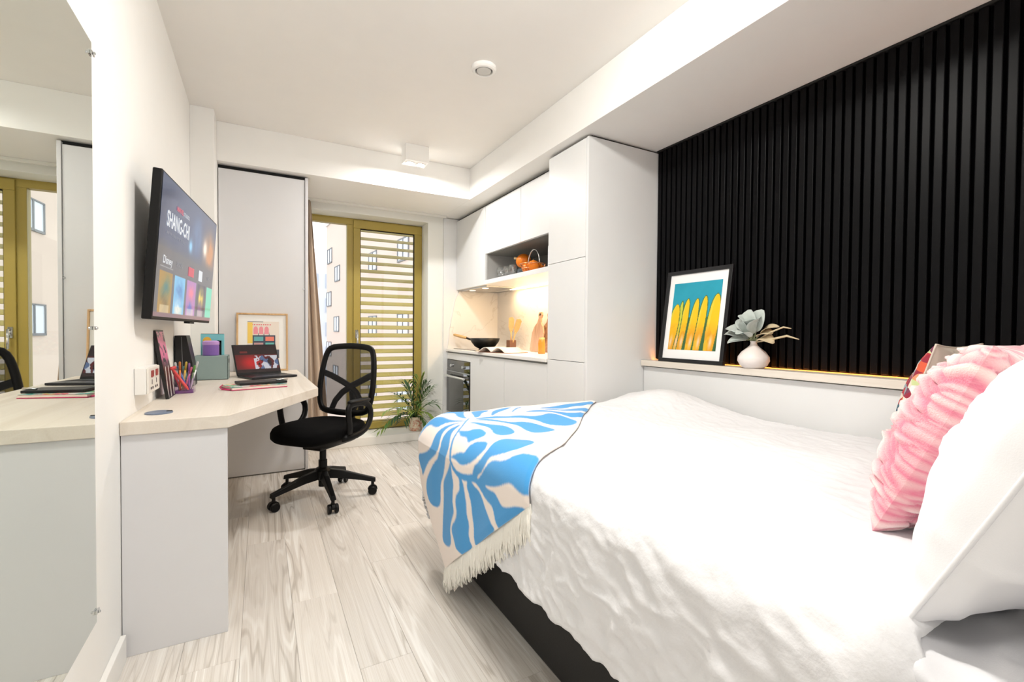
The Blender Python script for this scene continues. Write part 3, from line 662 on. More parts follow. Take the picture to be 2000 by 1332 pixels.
# ================================================================ BED
bed = thing('bed', 'double bed with black base standing along the slatted wall', 'bed', (1.43, 1., 0))
bed_black = mat('bed_base_black', (30, 29, 28), .7, bump=.1, bscale=300)
box('base', (.775, 2.08, -.25, 1.99, .012, .345), bed_black, bed, bevel=.012)
for x in (.86, 2.0):
    for y in (-.15, 1.88): MB().lathe([(.025, 0), (.03, .013)], c=(x, y, 0), n=12).build('foot', black_soft, bed)
box('mattress', (.745, 2.08, -.25, 1.99, .35, .60), mat('mattress_cloth', (228, 228, 230), .9), bed, bevel=.05, bseg=4)
box('headboard', (.74, 2.08, -.35, -.26, .0, 1.02), bed_black, bed, bevel=.025, bseg=3)
UE, VF, RR, ZT = .765, 1.97, .09, .665
def bed_surf(u, v, off=0.):
    du = max(0., UE-u); dv = max(0., v-VF); d = math.hypot(du, dv); z = ZT; x = u; y = v; nx = ny = 0.; nz = 1.
    if d > 1e-9:
        cx, cy = du/d, dv/d
        if cy > .5 and d > .42: d = .42+.2*(1-math.exp(-(d-.42)/.2))
        q = RR*PI/2
        if d < q: a = d/RR; h = RR*math.sin(a); drop = RR*(1-math.cos(a)); nh = math.sin(a); nz = math.cos(a)
        else: e = d-q; h = RR+.02*e; drop = RR+e; nh = 1.; nz = 0.
        f = min(1., max(0., (v-1.35)/.5)); f = f*f*(3-2*f)
        h += f*.05*min(1., drop/.10)*max(0., 1-drop/.62)
        x = (UE if du > 0 else u)-cx*h; y = (VF if dv > 0 else v)+cy*h; z = ZT-drop; nx = -cx*nh; ny = cy*nh
    return Vector((x, y, z)), Vector((nx, ny, nz))
TK = (.604, 1.115); TE1 = (1.14, .99); TE2 = (-.465, .635)
def throw_uv(a, b): return TK[0]+a*TE1[0]+b*TE2[0], TK[1]+a*TE1[1]+b*TE2[1]-.9*max(0., a)*max(0., 1-a)**3*max(0., 1-b)
ti = np.linalg.inv(np.array([[TE1[0], TE2[0]], [TE1[1], TE2[1]]]))
def under_throw(u, v):
    a, b = ti @ np.array([u-TK[0], v-TK[1]])
    return min(a+.06, 1.1-a, b+.08, 1.08-b)       # >0 inside
nf = lambda x, y, z=0.: mnoise.noise(Vector((x, y, z)))
def duvet_pt(s, t):
    # s: 0 hem of the left drop .. 1 ledge side; t: 0 head .. 1 foot hem
    U0, U1, V0, V1 = UE-.141-.27, 2.08, .27, VF+.141+.26
    v = V0+(V1-V0)*t
    hem = .022*nf(v*7, 3.3)+.012*nf(v*21, 8.1)
    ub = U0+hem
    u = ub+(U1-ub)*s
    side = max(0., min(1., (UE-u)/.25))
    if t < .25: v -= side*.16*(1-t/.25)
    p, n = bed_surf(u, v)
    # puff of the filling and crinkled seersucker ridges
    k = max(0., min(1., under_throw(u, v)*8)) if v > .9 else 0.
    puff = .020*nf(u*1.9+5, v*1.9)+.012*nf(u*4.3, v*4.3+9)
    pe, al = .9*u-.45*v, .45*u+.9*v
    wr = .0075*(1-abs(nf(pe*15, al*9.))*2.4)+.006*(1-abs(nf(pe*32+3, al*17))*2.2)+.003*nf(u*45, v*45)
    wr *= (.28+.72*side)*(1-k)
    fold = .016*side*nf(v*9.5, u*2.2, 4.)*(1-k)
    edge = max(0., (u-1.98)/.10); dz = -.05*edge*edge
    lump = .075*math.exp(-((u-1.93)/.20)**2-((v-1.80)/.26)**2)
    hl = max(0., 1-(v-V0)/.05) if v < V0+.05 else 0.
    p = p+n*(puff*(1-.8*side)+wr+fold-.03*hl*hl)
    p.z += dz+lump*(1-k); p.z = max(p.z, .05)
    if p.x > 2.084: p.x = 2.084
    return p
duvet_m = mat('white_duvet_cotton', (234, 234, 237), .85, bump=.18, bscale=70, sheen=.15, var=.01)
o = MB().grid(duvet_pt, 250, 250).build('duvet', duvet_m, smooth=True)
sdm = o.modifiers.new('solid', 'SOLIDIFY'); sdm.thickness = .03; sdm.offset = -1
tag(o, 'puffy white crinkled duvet spread over the bed', 'duvet')
# fitted sheet at the head end
def sheet_pt(s, t):
    v = -.24+.67*t; U0 = UE-.141-.16
    u = U0+(2.08-U0)*s
    p, n = bed_surf(u, v)
    sd_ = max(0., min(1., (UE+.1-u)/.3))
    p = p-n*.052+n*(.012*nf(u*6, v*5+2)+(.014*(1-2*abs(nf(u*5+v*9, v*4-u*7, 2.))))*(.35+.65*sd_)+.016*(1-2.4*abs(nf(u*8+v*5, v*11-u*4, 5.))))
    return p
o = MB().grid(sheet_pt, 140, 90).build('fitted_sheet', mat('grey_white_sheet', (222, 222, 226), .85, sheen=.1, bump=.08, bscale=500), smooth=True)
sdm = o.modifiers.new('solid', 'SOLIDIFY'); sdm.thickness = .004; sdm.offset = -1
tag(o, 'creased pale grey fitted sheet showing under the pillows', 'sheet')

# ---------------------------------------------------------------- throw with blue leaf print
LEAVES=[[(0.361,0.868),(0.371,0.841),(0.389,0.821),(0.397,0.804),(0.404,0.789),(0.402,0.742),(0.389,0.7),(0.364,0.635),(0.343,0.533),(0.337,0.525),(0.351,0.612),(0.356,0.656),(0.352,0.68),(0.352,0.701),(0.364,0.732),(0.377,0.765),(0.379,0.788),(0.372,0.809),(0.363,0.862)],[(0.331,0.935),(0.306,0.817),(0.297,0.716),(0.314,0.689),(0.333,0.678),(0.341,0.647),(0.342,0.602),(0.336,0.542),(0.335,0.579),(0.331,0.613),(0.319,0.631),(0.301,0.63),(0.281,0.634),(0.272,0.668),(0.274,0.762),(0.268,0.832),(0.26,0.877),(0.255,0.919),(0.272,0.908),(0.303,0.925)],[(0.326,0.535),(0.324,0.559),(0.322,0.588),(0.312,0.607),(0.298,0.616),(0.276,0.618),(0.259,0.661),(0.257,0.734),(0.247,0.798),(0.238,0.861),(0.223,0.902),(0.197,0.926),(0.172,0.914),(0.152,0.866),(0.147,0.823),(0.155,0.79),(0.18,0.753),(0.199,0.716),(0.205,0.673),(0.221,0.622),(0.234,0.593),(0.248,0.558),(0.261,0.542),(0.284,0.552),(0.303,0.561),(0.313,0.547)],[(0.225,0.536),(0.211,0.574),(0.201,0.634),(0.197,0.669),(0.184,0.7),(0.159,0.731),(0.126,0.794),(0.094,0.852),(0.066,0.903),(0.051,0.882),(0.038,0.828),(0.038,0.785),(0.051,0.761),(0.067,0.754),(0.084,0.724),(0.096,0.671),(0.105,0.636),(0.13,0.624),(0.151,0.594),(0.168,0.566),(0.186,0.561),(0.206,0.549),(0.218,0.541)],[(0.184,0.511),(0.168,0.51),(0.152,0.525),(0.143,0.537),(0.138,0.575),(0.122,0.597),(0.101,0.611),(0.085,0.642),(0.08,0.706),(0.067,0.729),(0.044,0.722),(0.019,0.726),(-0.008,0.681),(-0.004,0.611),(0.0,0.578),(0.021,0.578),(0.038,0.572),(0.055,0.545),(0.08,0.542),(0.101,0.521),(0.13,0.503),(0.151,0.492),(0.164,0.491),(0.175,0.502)],[(0.159,0.449),(0.142,0.475),(0.122,0.477),(0.096,0.482),(0.075,0.498),(0.043,0.509),(0.017,0.534),(-0.004,0.551),(-0.005,0.492),(-0.004,0.41),(-0.002,0.292),(0.021,0.313),(0.047,0.336),(0.071,0.358),(0.09,0.367),(0.113,0.385),(0.132,0.417),(0.151,0.434)],[(0.15,0.421),(0.126,0.384),(0.101,0.357),(0.078,0.325),(0.059,0.285),(0.038,0.278),(0.013,0.272),(-0.003,0.265),(-0.004,0.201),(-0.006,0.128),(-0.012,0.036),(-0.004,0.021),(0.009,0.047),(0.022,0.095),(0.03,0.149),(0.038,0.19),(0.051,0.211),(0.071,0.228),(0.087,0.249),(0.096,0.281),(0.113,0.319),(0.13,0.33),(0.143,0.374)],[(0.142,0.392),(0.142,0.345),(0.15,0.293),(0.155,0.253),(0.151,0.221),(0.138,0.181),(0.134,0.145),(0.138,0.112),(0.138,0.085),(0.129,0.046),(0.117,0.003),(0.092,-0.008),(0.063,-0.025),(0.026,-0.051),(0.021,-0.03),(0.026,0.003),(0.042,0.047),(0.06,0.079),(0.074,0.102),(0.082,0.132),(0.088,0.177),(0.095,0.233),(0.106,0.28),(0.117,0.329),(0.13,0.373)],[(0.155,0.434),(0.159,0.406),(0.176,0.373),(0.176,0.324),(0.191,0.292),(0.209,0.281),(0.222,0.267),(0.233,0.248),(0.241,0.218),(0.245,0.17),(0.241,0.13),(0.219,0.103),(0.19,0.094),(0.16,0.101),(0.154,0.142),(0.158,0.201),(0.167,0.259),(0.162,0.275),(0.152,0.297),(0.149,0.33),(0.147,0.379),(0.142,0.4),(0.131,0.385),(0.144,0.422)],[(0.234,0.526),(0.23,0.49),(0.227,0.461),(0.218,0.434),(0.224,0.422),(0.232,0.41),(0.234,0.385),(0.233,0.358),(0.225,0.321),(0.214,0.306),(0.197,0.308),(0.189,0.341),(0.186,0.378),(0.188,0.41),(0.193,0.452),(0.201,0.472),(0.218,0.493),(0.23,0.525)],[(0.299,0.521),(0.286,0.473),(0.285,0.449),(0.288,0.427),(0.288,0.406),(0.276,0.373),(0.263,0.356),(0.25,0.355),(0.245,0.376),(0.242,0.404),(0.239,0.422),(0.247,0.433),(0.26,0.444),(0.272,0.487),(0.285,0.504)],[(0.326,0.508),(0.331,0.477),(0.328,0.43),(0.335,0.383),(0.347,0.323),(0.335,0.281),(0.317,0.254),(0.293,0.254),(0.272,0.272),(0.26,0.297),(0.268,0.33),(0.294,0.361),(0.305,0.39),(0.305,0.422),(0.318,0.463)],[(0.344,0.51),(0.377,0.46),(0.382,0.381),(0.385,0.322),(0.41,0.275),(0.414,0.216),(0.402,0.155),(0.387,0.101),(0.374,0.085),(0.353,0.098),(0.333,0.135),(0.326,0.172),(0.343,0.22),(0.369,0.268),(0.372,0.322),(0.366,0.393),(0.356,0.466)],[(0.352,0.531),(0.417,0.443),(0.427,0.375),(0.456,0.319),(0.47,0.243),(0.499,0.207),(0.53,0.188),(0.538,0.154),(0.523,0.093),(0.506,0.044),(0.498,0.009),(0.458,0.022),(0.435,0.048),(0.426,0.095),(0.422,0.151),(0.44,0.207),(0.444,0.253),(0.433,0.315),(0.405,0.388),(0.377,0.46)],[(0.49,0.319),(0.538,0.277),(0.566,0.232),(0.571,0.171),(0.568,0.098),(0.582,0.036),(0.614,-0.013),(0.549,-0.008),(0.521,0.047),(0.533,0.087),(0.549,0.148),(0.549,0.195),(0.524,0.247)],[(0.582,0.31),(0.602,0.233),(0.626,0.193),(0.621,0.14),(0.654,0.102),(0.694,0.039),(0.717,-0.021),(0.64,-0.01),(0.618,0.057),(0.599,0.109),(0.597,0.167),(0.585,0.226)],[(0.622,0.289),(0.659,0.233),(0.723,0.154),(0.781,0.066),(0.848,0.003),(0.781,-0.004),(0.724,0.047),(0.7,0.102),(0.655,0.139),(0.631,0.195),(0.614,0.264)],[(0.422,0.461),(0.466,0.489),(0.509,0.511),(0.544,0.495),(0.584,0.436),(0.546,0.433),(0.508,0.439),(0.482,0.456),(0.451,0.453),(0.425,0.449)],[(0.483,0.383),(0.549,0.394),(0.589,0.386),(0.581,0.372),(0.528,0.376),(0.48,0.372)],[(0.476,0.626),(0.506,0.603),(0.528,0.552),(0.494,0.536),(0.457,0.543),(0.397,0.504),(0.379,0.522),(0.409,0.553),(0.448,0.602)],[(0.408,0.781),(0.421,0.751),(0.437,0.711),(0.469,0.661),(0.428,0.634),(0.381,0.581),(0.365,0.549),(0.367,0.584),(0.392,0.644),(0.417,0.677),(0.416,0.716),(0.417,0.757)]]
SPINE=[(0.363,0.542),(0.338,0.529),(0.314,0.52),(0.296,0.521),(0.279,0.526),(0.261,0.528),(0.243,0.53),(0.225,0.535),(0.205,0.532),(0.184,0.511),(0.167,0.476),(0.155,0.433),(0.147,0.381)]

NA, NB = 420, 310
tv_, cols = [], []
Ag, Bg = np.meshgrid(np.linspace(0, 1, NA+1), np.linspace(0, 1, NB+1))
blue = np.zeros(Ag.shape, bool)
def smooth_poly(P, it=2):
    for _ in range(it):
        Q = []
        for i in range(len(P)):
            a, b = P[i], P[(i+1) % len(P)]
            Q += [(.75*a[0]+.25*b[0], .75*a[1]+.25*b[1]), (.25*a[0]+.75*b[0], .25*a[1]+.75*b[1])]
        P = Q
    return P
for P in LEAVES: blue |= in_poly(Ag, Bg, smooth_poly(P))
for i in range(len(SPINE)-1):
    (x0, y0), (x1, y1) = SPINE[i], SPINE[i+1]; L2 = (x1-x0)**2+(y1-y0)**2+1e-9
    t = np.clip(((Ag-x0)*(x1-x0)+(Bg-y0)*(y1-y0))/L2, 0, 1); blue |= np.hypot(Ag-x0-t*(x1-x0), Bg-y0-t*(y1-y0)) < .0045+.006*(i/12)
# more sprays of the same print on the part hanging over the foot
rl = random.Random(3)
for k in range(9):
    ang = -.5+k*.28; c0 = (.80, .66); Lh = .17+.05*rl.random()
    P = [(c0[0]+math.cos(ang)*q*Lh*1.0-math.sin(ang)*w*.035, c0[1]+math.sin(ang)*q*Lh*1.3+math.cos(ang)*w*.035) for q, w in ((.15, 0), (.35, .5), (.7, .8), (.95, .45), (1, 0), (.9, -.5), (.6, -.7), (.35, -.4))]
    blue |= in_poly(Ag, Bg, smooth_poly(P))
bf = blue.astype(float)
for ax in (0, 1): bf = (np.roll(bf, 1, ax)+2*bf+np.roll(bf, -1, ax))/4
cream = np.array(lin((252, 240, 233))); bl_c = np.array(lin((70, 160, 226)))
colr = cream+(bl_c-cream)*bf[..., None]
pts = []
for j in range(NB+1):
    for i in range(NA+1):
        a, b = i/NA, j/NB; u, v = throw_uv(a, b); p, n = bed_surf(u, v, .0)
        sd_ = max(0., min(1., (UE-u)/.3))
        w = .020*nf(u*1.9+5, v*1.9)*(1-.8*sd_)+.012*nf(u*4.3, v*4.3+9)*(1-.8*sd_)+.016
        w += sd_*(.012*nf(v*6, u*1.5, 7.)+.006)
        edge = min(a, b, 1-a, 1-b); w -= .006*max(0., 1-edge/.02)
        p = p+n*w
        p.z = max(p.z, .03); pts.append(p)
me = bpy.data.meshes.new('throw'); idx = np.arange((NA+1)*(NB+1)).reshape(NB+1, NA+1)
f = np.stack([idx[:-1, :-1], idx[:-1, 1:], idx[1:, 1:], idx[1:, :-1]], -1).reshape(-1, 4)
me.from_pydata([tuple(p) for p in pts], [], f.tolist())
at = me.color_attributes.new('Col', 'FLOAT_COLOR', 'POINT'); at.data.foreach_set('color', np.concatenate([colr.reshape(-1, 3), np.ones((colr.shape[0]*colr.shape[1], 1))], 1).astype(np.float32).ravel())
th = thing('throw_blanket', 'cream throw blanket with blue leaf print draped over the foot of the bed', 'throw', (.66, 1.6, .1))
o = put('cloth', me, painted('throw_cotton', .9, sheen=.2, bump=.12, bscale=350), th, smooth=True)
sdm = o.modifiers.new('solid', 'SOLIDIFY'); sdm.thickness = .004; sdm.offset = -1
fr_ = MB(); rf = random.Random(11)
for k in range(620):
    b = (k+rf.random()*.8)/620; u, v = throw_uv(.007, b); p, n = bed_surf(u, v, .023)
    L_ = .080+.030*rf.random(); tx, ty = rf.uniform(-.008, .008), rf.uniform(-.02, .012)
    path = []
    for q in (0, .35, .7, 1.):
        pp = p+n*(.004+.010*math.sin(q*2.5)*rf.random())+Vector((tx*q*1.2, ty*q-.010*q, -L_*q)); pp.z = max(pp.z, .004+.002*rf.random()); path.append(pp)
    r0 = .0032+.0012*rf.random(); fr_.tube(path, [r0, r0*1.25, r0, r0*.35], n=4, caps=False)
o = fr_.build('fringe', mat('fringe_cotton', (251, 248, 240), .9, sheen=.2), th, fix=False, smooth=True); o['kind'] = 'stuff'

# ---------------------------------------------------------------- pillows
def frame_m(origin, xdir, updir):
    X = Vector(xdir).normalized(); Y = Vector(updir); Y = (Y-X*Y.dot(X)).normalized(); Zv = X.cross(Y)
    return Matrix(((X.x, Y.x, Zv.x, origin[0]), (X.y, Y.y, Zv.y, origin[1]), (X.z, Y.z, Zv.z, origin[2]), (0, 0, 0, 1)))
def pillow_fn(w, h, t, s0, seed, wr=.006, p=.5, lump=None):
    def f(u, v):
        a, b = u*2-1, v*2-1
        ca = 1-.05*(1-b*b)*abs(a)**3; cb = 1-.07*(1-a*a)*abs(b)**3
        th_ = (max(0., 1-a*a)*max(0., 1-b*b))**p
        z = s0*t/2*th_
        z += s0*wr*(nf(a*2.2+seed, b*2.2)+.6*nf(a*5+seed, b*5+3))*th_**.5
        r = 1-abs(nf(a*1.3+b*1.8+seed, b*1.1-a*1.6)); z += s0*wr*1.6*(max(0, r-.85)*6)*th_**.4
        x, y = a*w/2*ca, (b+1)*h/2*cb+ (1-cb)*h/2
        if lump: z, x, y = lump(a, b, z, x, y, s0, th_)
        return (x, y, z)
    return f
def pillow(name, label, w, h, t, M, m, back=None, seed=0., group=None, wr=.006, lump=None, n=60, cat='pillow', p=.5, piping=True):
    th_ = thing(name, label, cat, M=M, group=group)
    MB().grid(pillow_fn(w, h, t, 1, seed, wr, p, lump), n, n).build('front_cover', m, th_, world=False, smooth=True, fix=False)
    MB().grid(pillow_fn(w, h, t, -1, seed+9, wr, p, None if back else lump), n, n).build('back_cover', back or m, th_, world=False, smooth=True)
    if piping:
        g = pillow_fn(w, h, t, 0, seed, 0); q = [g(i/20, 0) for i in range(20)]+[g(1, i/20) for i in range(20)]+[g(1-i/20, 1) for i in range(20)]+[g(0, 1-i/20) for i in range(20)]
        MB().tube(q, .0035, n=6, closed=True).build('seam', m, th_, world=False, smooth=True)
    return th_
linen = mat('white_pillow_cotton', (244, 244, 247), .8, sheen=.1, bump=.06, bscale=500)
# local x runs across the bed, local y up the leaning face
pillow('bed_pillow', 'large white pillow nearest the camera leaning on the headboard', .66, .455, .24, frame_m((1.11, .30, .65), (1, .02, 0), (0, -.42, .91)), linen, seed=2., wr=.007)
pillow('bed_pillow', 'white pillow at the ledge side behind the patterned cushion', .56, .46, .18, frame_m((1.78, .27, .655), (1, .0, 0), (0, -.40, .92)), linen, seed=5.)
pillow('bed_pillow', 'pale grey pillow lying flat at the head edge of the bed', .60, .40, .11, frame_m((1.07, .165, .665), (1, .02, 0), (0, -1, .16)), mat('pale_grey_pillowcase', (214, 214, 219), .8, bump=.06, bscale=500), seed=7.)
pillow('blush_cushion', 'dusty pink cushion at the back beside the slatted panel', .44, .42, .14, frame_m((1.60, .30, .70), (1, -.03, 0), (0, -.22, .97)), mat('blush_velvet', (214, 186, 184), .85, sheen=.4), seed=3., cat='cushion')
# pink ruched fur
pinkm, nt, b = nodes_of('pink_ruched_fur'); N, L = nt.nodes, nt.links
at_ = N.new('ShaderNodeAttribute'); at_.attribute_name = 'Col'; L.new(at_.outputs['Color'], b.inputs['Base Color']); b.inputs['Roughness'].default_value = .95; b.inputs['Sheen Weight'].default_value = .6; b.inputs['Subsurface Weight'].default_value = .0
tc = N.new('ShaderNodeTexCoord'); n2 = N.new('ShaderNodeTexNoise'); n2.inputs['Scale'].default_value = 350; L.new(tc.outputs['Object'], n2.inputs['Vector']); bp = N.new('ShaderNodeBump'); bp.inputs['Strength'].default_value = .5; bp.inputs['Distance'].default_value = .004; L.new(n2.outputs['Fac'], bp.inputs['Height']); L.new(bp.outputs[0], b.inputs['Normal'])
LUMP = {}
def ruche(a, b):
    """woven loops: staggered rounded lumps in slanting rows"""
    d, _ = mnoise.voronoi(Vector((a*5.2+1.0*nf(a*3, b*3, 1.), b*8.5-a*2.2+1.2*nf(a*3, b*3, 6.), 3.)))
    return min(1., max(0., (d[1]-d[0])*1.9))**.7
def fur_lump(a, b, z, x, y, s0, th_):
    return z+s0*.019*ruche(a, b)*min(1., th_*2.5), x, y
PT = frame_m((1.27, .458, .668), (1, .06, 0), (0, -.40, .915))
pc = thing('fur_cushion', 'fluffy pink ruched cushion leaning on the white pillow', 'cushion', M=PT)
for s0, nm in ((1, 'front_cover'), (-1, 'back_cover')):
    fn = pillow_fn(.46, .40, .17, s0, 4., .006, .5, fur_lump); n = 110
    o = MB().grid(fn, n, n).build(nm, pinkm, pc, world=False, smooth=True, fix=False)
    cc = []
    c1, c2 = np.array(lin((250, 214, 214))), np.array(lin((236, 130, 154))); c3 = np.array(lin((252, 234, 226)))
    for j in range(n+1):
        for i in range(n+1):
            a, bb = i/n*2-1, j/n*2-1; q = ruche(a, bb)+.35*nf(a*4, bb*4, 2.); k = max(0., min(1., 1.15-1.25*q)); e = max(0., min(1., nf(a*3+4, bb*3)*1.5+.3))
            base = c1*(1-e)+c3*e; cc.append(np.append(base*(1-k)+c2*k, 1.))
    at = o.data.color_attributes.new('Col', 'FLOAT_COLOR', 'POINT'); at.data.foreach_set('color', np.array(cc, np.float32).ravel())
# patterned cushion: mosaic of triangles on the front, beige back
ct = thing('patterned_cushion', 'cushion with multicoloured triangle mosaic front and beige back', 'cushion', M=frame_m((1.89, .69, .68), (1, .03, 0), (0, -.29, .957)))
rc = random.Random(21); pal = [(176, 44, 52), (214, 92, 62), (232, 150, 110), (90, 130, 140), (150, 170, 176), (70, 78, 92), (206, 200, 186), (120, 60, 84), (196, 206, 150), (58, 96, 110), (226, 214, 198), (150, 40, 60)]
pm = []
for i, c in enumerate(pal): pm.append(mat('mosaic_cloth_%s' % 'abcdefghijkl'[i], c, .85))
fn = pillow_fn(.38, .36, .13, -1, 6., .003); n = 48; q = 4
vs = [fn(i/n, j/n) for j in range(n+1) for i in range(n+1)]; fs = []; mi_ = []
cellc = {}
for j in range(n):
    for i in range(n):
        k = (i//q, j//q); fl = (k[0]+k[1]) % 2
        if k not in cellc: cellc[k] = (rc.randrange(12), rc.randrange(12))
        a, b2, c, d2 = j*(n+1)+i, j*(n+1)+i+1, (j+1)*(n+1)+i+1, (j+1)*(n+1)+i
        li, lj = i % q, j % q
        if fl:
            for tri, side in (((a, b2, c), li >= lj), ((a, c, d2), li > lj)): fs.append(tri); mi_.append(cellc[k][0 if side else 1])
        else:
            for tri, side in (((a, b2, d2), li+lj <= q-1), ((b2, c, d2), li+lj < q-1)): fs.append(tri); mi_.append(cellc[k][0 if side else 1])
mbx = MB(); mbx.v = vs; mbx.f = fs; mbx.mi = mi_
o = mbx.mesh('front_cover', fix=False)
for m_ in pm: o.materials.append(m_)
put('front_cover', o, None, ct, world=False, smooth=True)
beige = mat('beige_linen', (216, 204, 190), .9, bump=.1, bscale=400)
MB().grid(pillow_fn(.38, .36, .13, 1, 8., .004), 48, 48).build('back_cover', beige, ct, world=False, smooth=True)
g = pillow_fn(.38, .36, .13, 0, 6., 0); qq = [g(i/20, 0) for i in range(20)]+[g(1, i/20) for i in range(20)]+[g(1-i/20, 1) for i in range(20)]+[g(0, 1-i/20) for i in range(20)]
MB().tube(qq, .003, n=6, closed=True).build('seam', beige, ct, world=False, smooth=True)

# ================================================================ DESK CHAIR
ca = math.radians(222)
ch = thing('office_chair', 'black mesh-back swivel office chair pulled up to the desk', 'office chair', (.34, 3.1, 0), ca)
def ring_se(cx, cy, a, b, z, n=3.2, N_=40, dz=None):
    r = []
    for i in range(N_):
        t = 2*PI*i/N_; c, s = math.cos(t), math.sin(t)
        x = cx+a*math.copysign(abs(c)**(2/n), c); y = cy+b*math.copysign(abs(s)**(2/n), s)
        r.append((x, y, z+(dz(x, y) if dz else 0)))
    return r
fall = lambda x, y: -.030*max(0., (x-.10)/.17)**2-.004*(y/.22)**2
rg = [ring_se(.03, 0, .245*s, .235*s, z, dz=fall) for z, s in ((.405, .86), (.412, .95), (.43, 1.), (.455, 1.), (.470, .97), (.478, .88), (.481, .6), (.480, .2))]
MB().loft(rg).build('seat', black_fabric, ch, world=False, smooth=True)
MB().loft([ring_se(.0, 0, .21*s, .20*s, z) for z, s in ((.345, .55), (.358, .85), (.385, .98), (.405, 1.02))]).build('seat_shell', black_soft, ch, world=False, smooth=True)
MB().box(-.13, .10, -.07, .07, .318, .352).build('tilt_mechanism', black_soft, ch, world=False, bevel=.01)
lever = MB().tube([(.02, -.06, .36), (.02, -.20, .352), (.02, -.235, .35)], .007, n=8); lever.lathe([(.0, 0), (.02, .002), (.024, .008), (.0, .014)], c=(.02, -.25, .343), n=12)
lever.build('lever', black_soft, ch, world=False, smooth=True)
MB().lathe([(.026, .075), (.026, .24), (.020, .242), (.020, .33)], n=20).build('gas_column', black_soft, ch, world=False)
MB().lathe([(.03, .115), (.048, .125), (.05, .175), (.04, .19), (.026, .195)], n=24).build('hub', black_soft, ch, world=False)
for k in range(5):
    t = math.radians(202+72*k)-ca; M = Matrix.Rotation(t, 4, 'Z')
    def sec(x, w, z0, z1): return [M @ Vector(p) for p in ((x, -w, z0), (x, w, z0), (x, w*.7, z1), (x, -w*.7, z1))]
    MB().loft([sec(.035, .024, .125, .182), sec(.12, .022, .118, .166), sec(.24, .018, .095, .128), sec(.318, .016, .078, .104)]).build('leg', black_soft, ch, world=False, bevel=.004)
    cst = MB().lathe([(.010, .045), (.010, .085)], n=10, M=Matrix.Translation(M @ Vector((.30, 0, 0))))
    hood = [M @ Vector((.30+.03*math.cos(q*PI/10), 0, .030+.030*math.sin(q*PI/10))) for q in range(11)]
    sd_ = M.to_3x3() @ Vector((0, 1, 0))
    cst.loft([[p-sd_*.009 for p in hood], [p+sd_*.009 for p in hood]])
    co = cst.build('caster', black_soft, ch, world=False)
    for s in (-1, 1):
        MB().lathe([(.0, -.010), (.022, -.010), (.027, -.006), (.027, .006), (.022, .010), (.0, .010)], n=20, M=M @ Matrix.Translation((.30, s*.0195, .027)) @ Matrix.Rotation(PI/2, 4, 'X')).build('wheel', black_soft, co, world=False)
# backrest
def bx_(y, z):   # leaning, slightly wrapped plane of the back
    return -.205-.16*(z-.52)+.35*y*y
def bpt(y, z, o=0.): return (bx_(y, z)+o, y, z)
loop = []
for y, z in ((-.165, .515), (-.195, .545), (-.212, .62), (-.215, .72), (-.205, .83), (-.188, .905), (-.16, .935), (-.08, .945), (0, .948), (.08, .945), (.16, .935), (.188, .905), (.205, .83), (.215, .72), (.212, .62), (.195, .545), (.165, .515), (.08, .505), (0, .503), (-.08, .505)): loop.append(bpt(y, z))
lp = []
for i in range(len(loop)):
    a, b = Vector(loop[i]), Vector(loop[(i+1) % len(loop)]); lp += [a*.75+b*.25, a*.25+b*.75]
MB().tube(lp, .013, n=10, closed=True, flat=1.6, updir=(1, 0, 0)).build('back_frame', black_soft, ch, world=False, smooth=True)
def mesh_fn(u, v):
    z = .51+.43*v; w = .195+.02*math.sin(PI*min(1, v*1.3))-.03*max(0, v-.75)*2; y = (u*2-1)*w; return bpt(y, z, .004)
MB().grid(mesh_fn, 20, 20).build('back_mesh', meshcloth('black_chair_mesh', (30, 30, 32), .70), ch, world=False, smooth=True)
for s in (-1, 1):
    MB().tube([bpt(s*.212, .765, -.012), bpt(s*.15, .742, -.02), bpt(s*.07, .705, -.028), bpt(0, .672, -.032), bpt(-s*.06, .63, -.03), bpt(-s*.105, .575, -.026), bpt(-s*.12, .515, -.016)], .013, n=8, flat=1.7, updir=(1, 0, 0)).build('back_brace', black_soft, ch, world=False, smooth=True)
MB().tube([(-.06, 0, .365), (-.20, 0, .375), (-.285, 0, .43), (-.30, 0, .53), (-.275, 0, .66)], [.022, .022, .021, .02, .016], n=10, flat=1.5, updir=(0, 0, 1)).build('back_spine', black_soft, ch, world=False, smooth=True)
for s in (-1, 1):
    y = s*.262
    pa = [(.10, y*.80, .405), (.06, y*.95, .41), (-.02, y, .42), (-.09, y, .445), (-.13, y, .50), (-.125, y, .565), (-.08, y, .605), (.01, y, .615), (.07, y, .608), (.085, y, .58), (.08, y, .53), (.07, y, .48), (.06, y*.97, .42)]
    sm_ = []
    for i in range(len(pa)-1):
        a, b = Vector(pa[i]), Vector(pa[i+1]); sm_ += [a*.75+b*.25, a*.25+b*.75]
    MB().tube(sm_, .014, n=8, flat=1.5, updir=(0, 1, 0)).build('armrest', black_soft, ch, world=False, smooth=True)
    MB().loft([ring_se(-.015, y, .095*q, .028*q, z, N_=24) for z, q in ((.612, .9), (.617, 1.), (.628, 1.), (.633, .85))]).build('arm_pad', black_soft, ch, world=False, smooth=True)

# ================================================================ DESK THINGS
DZ = .7575
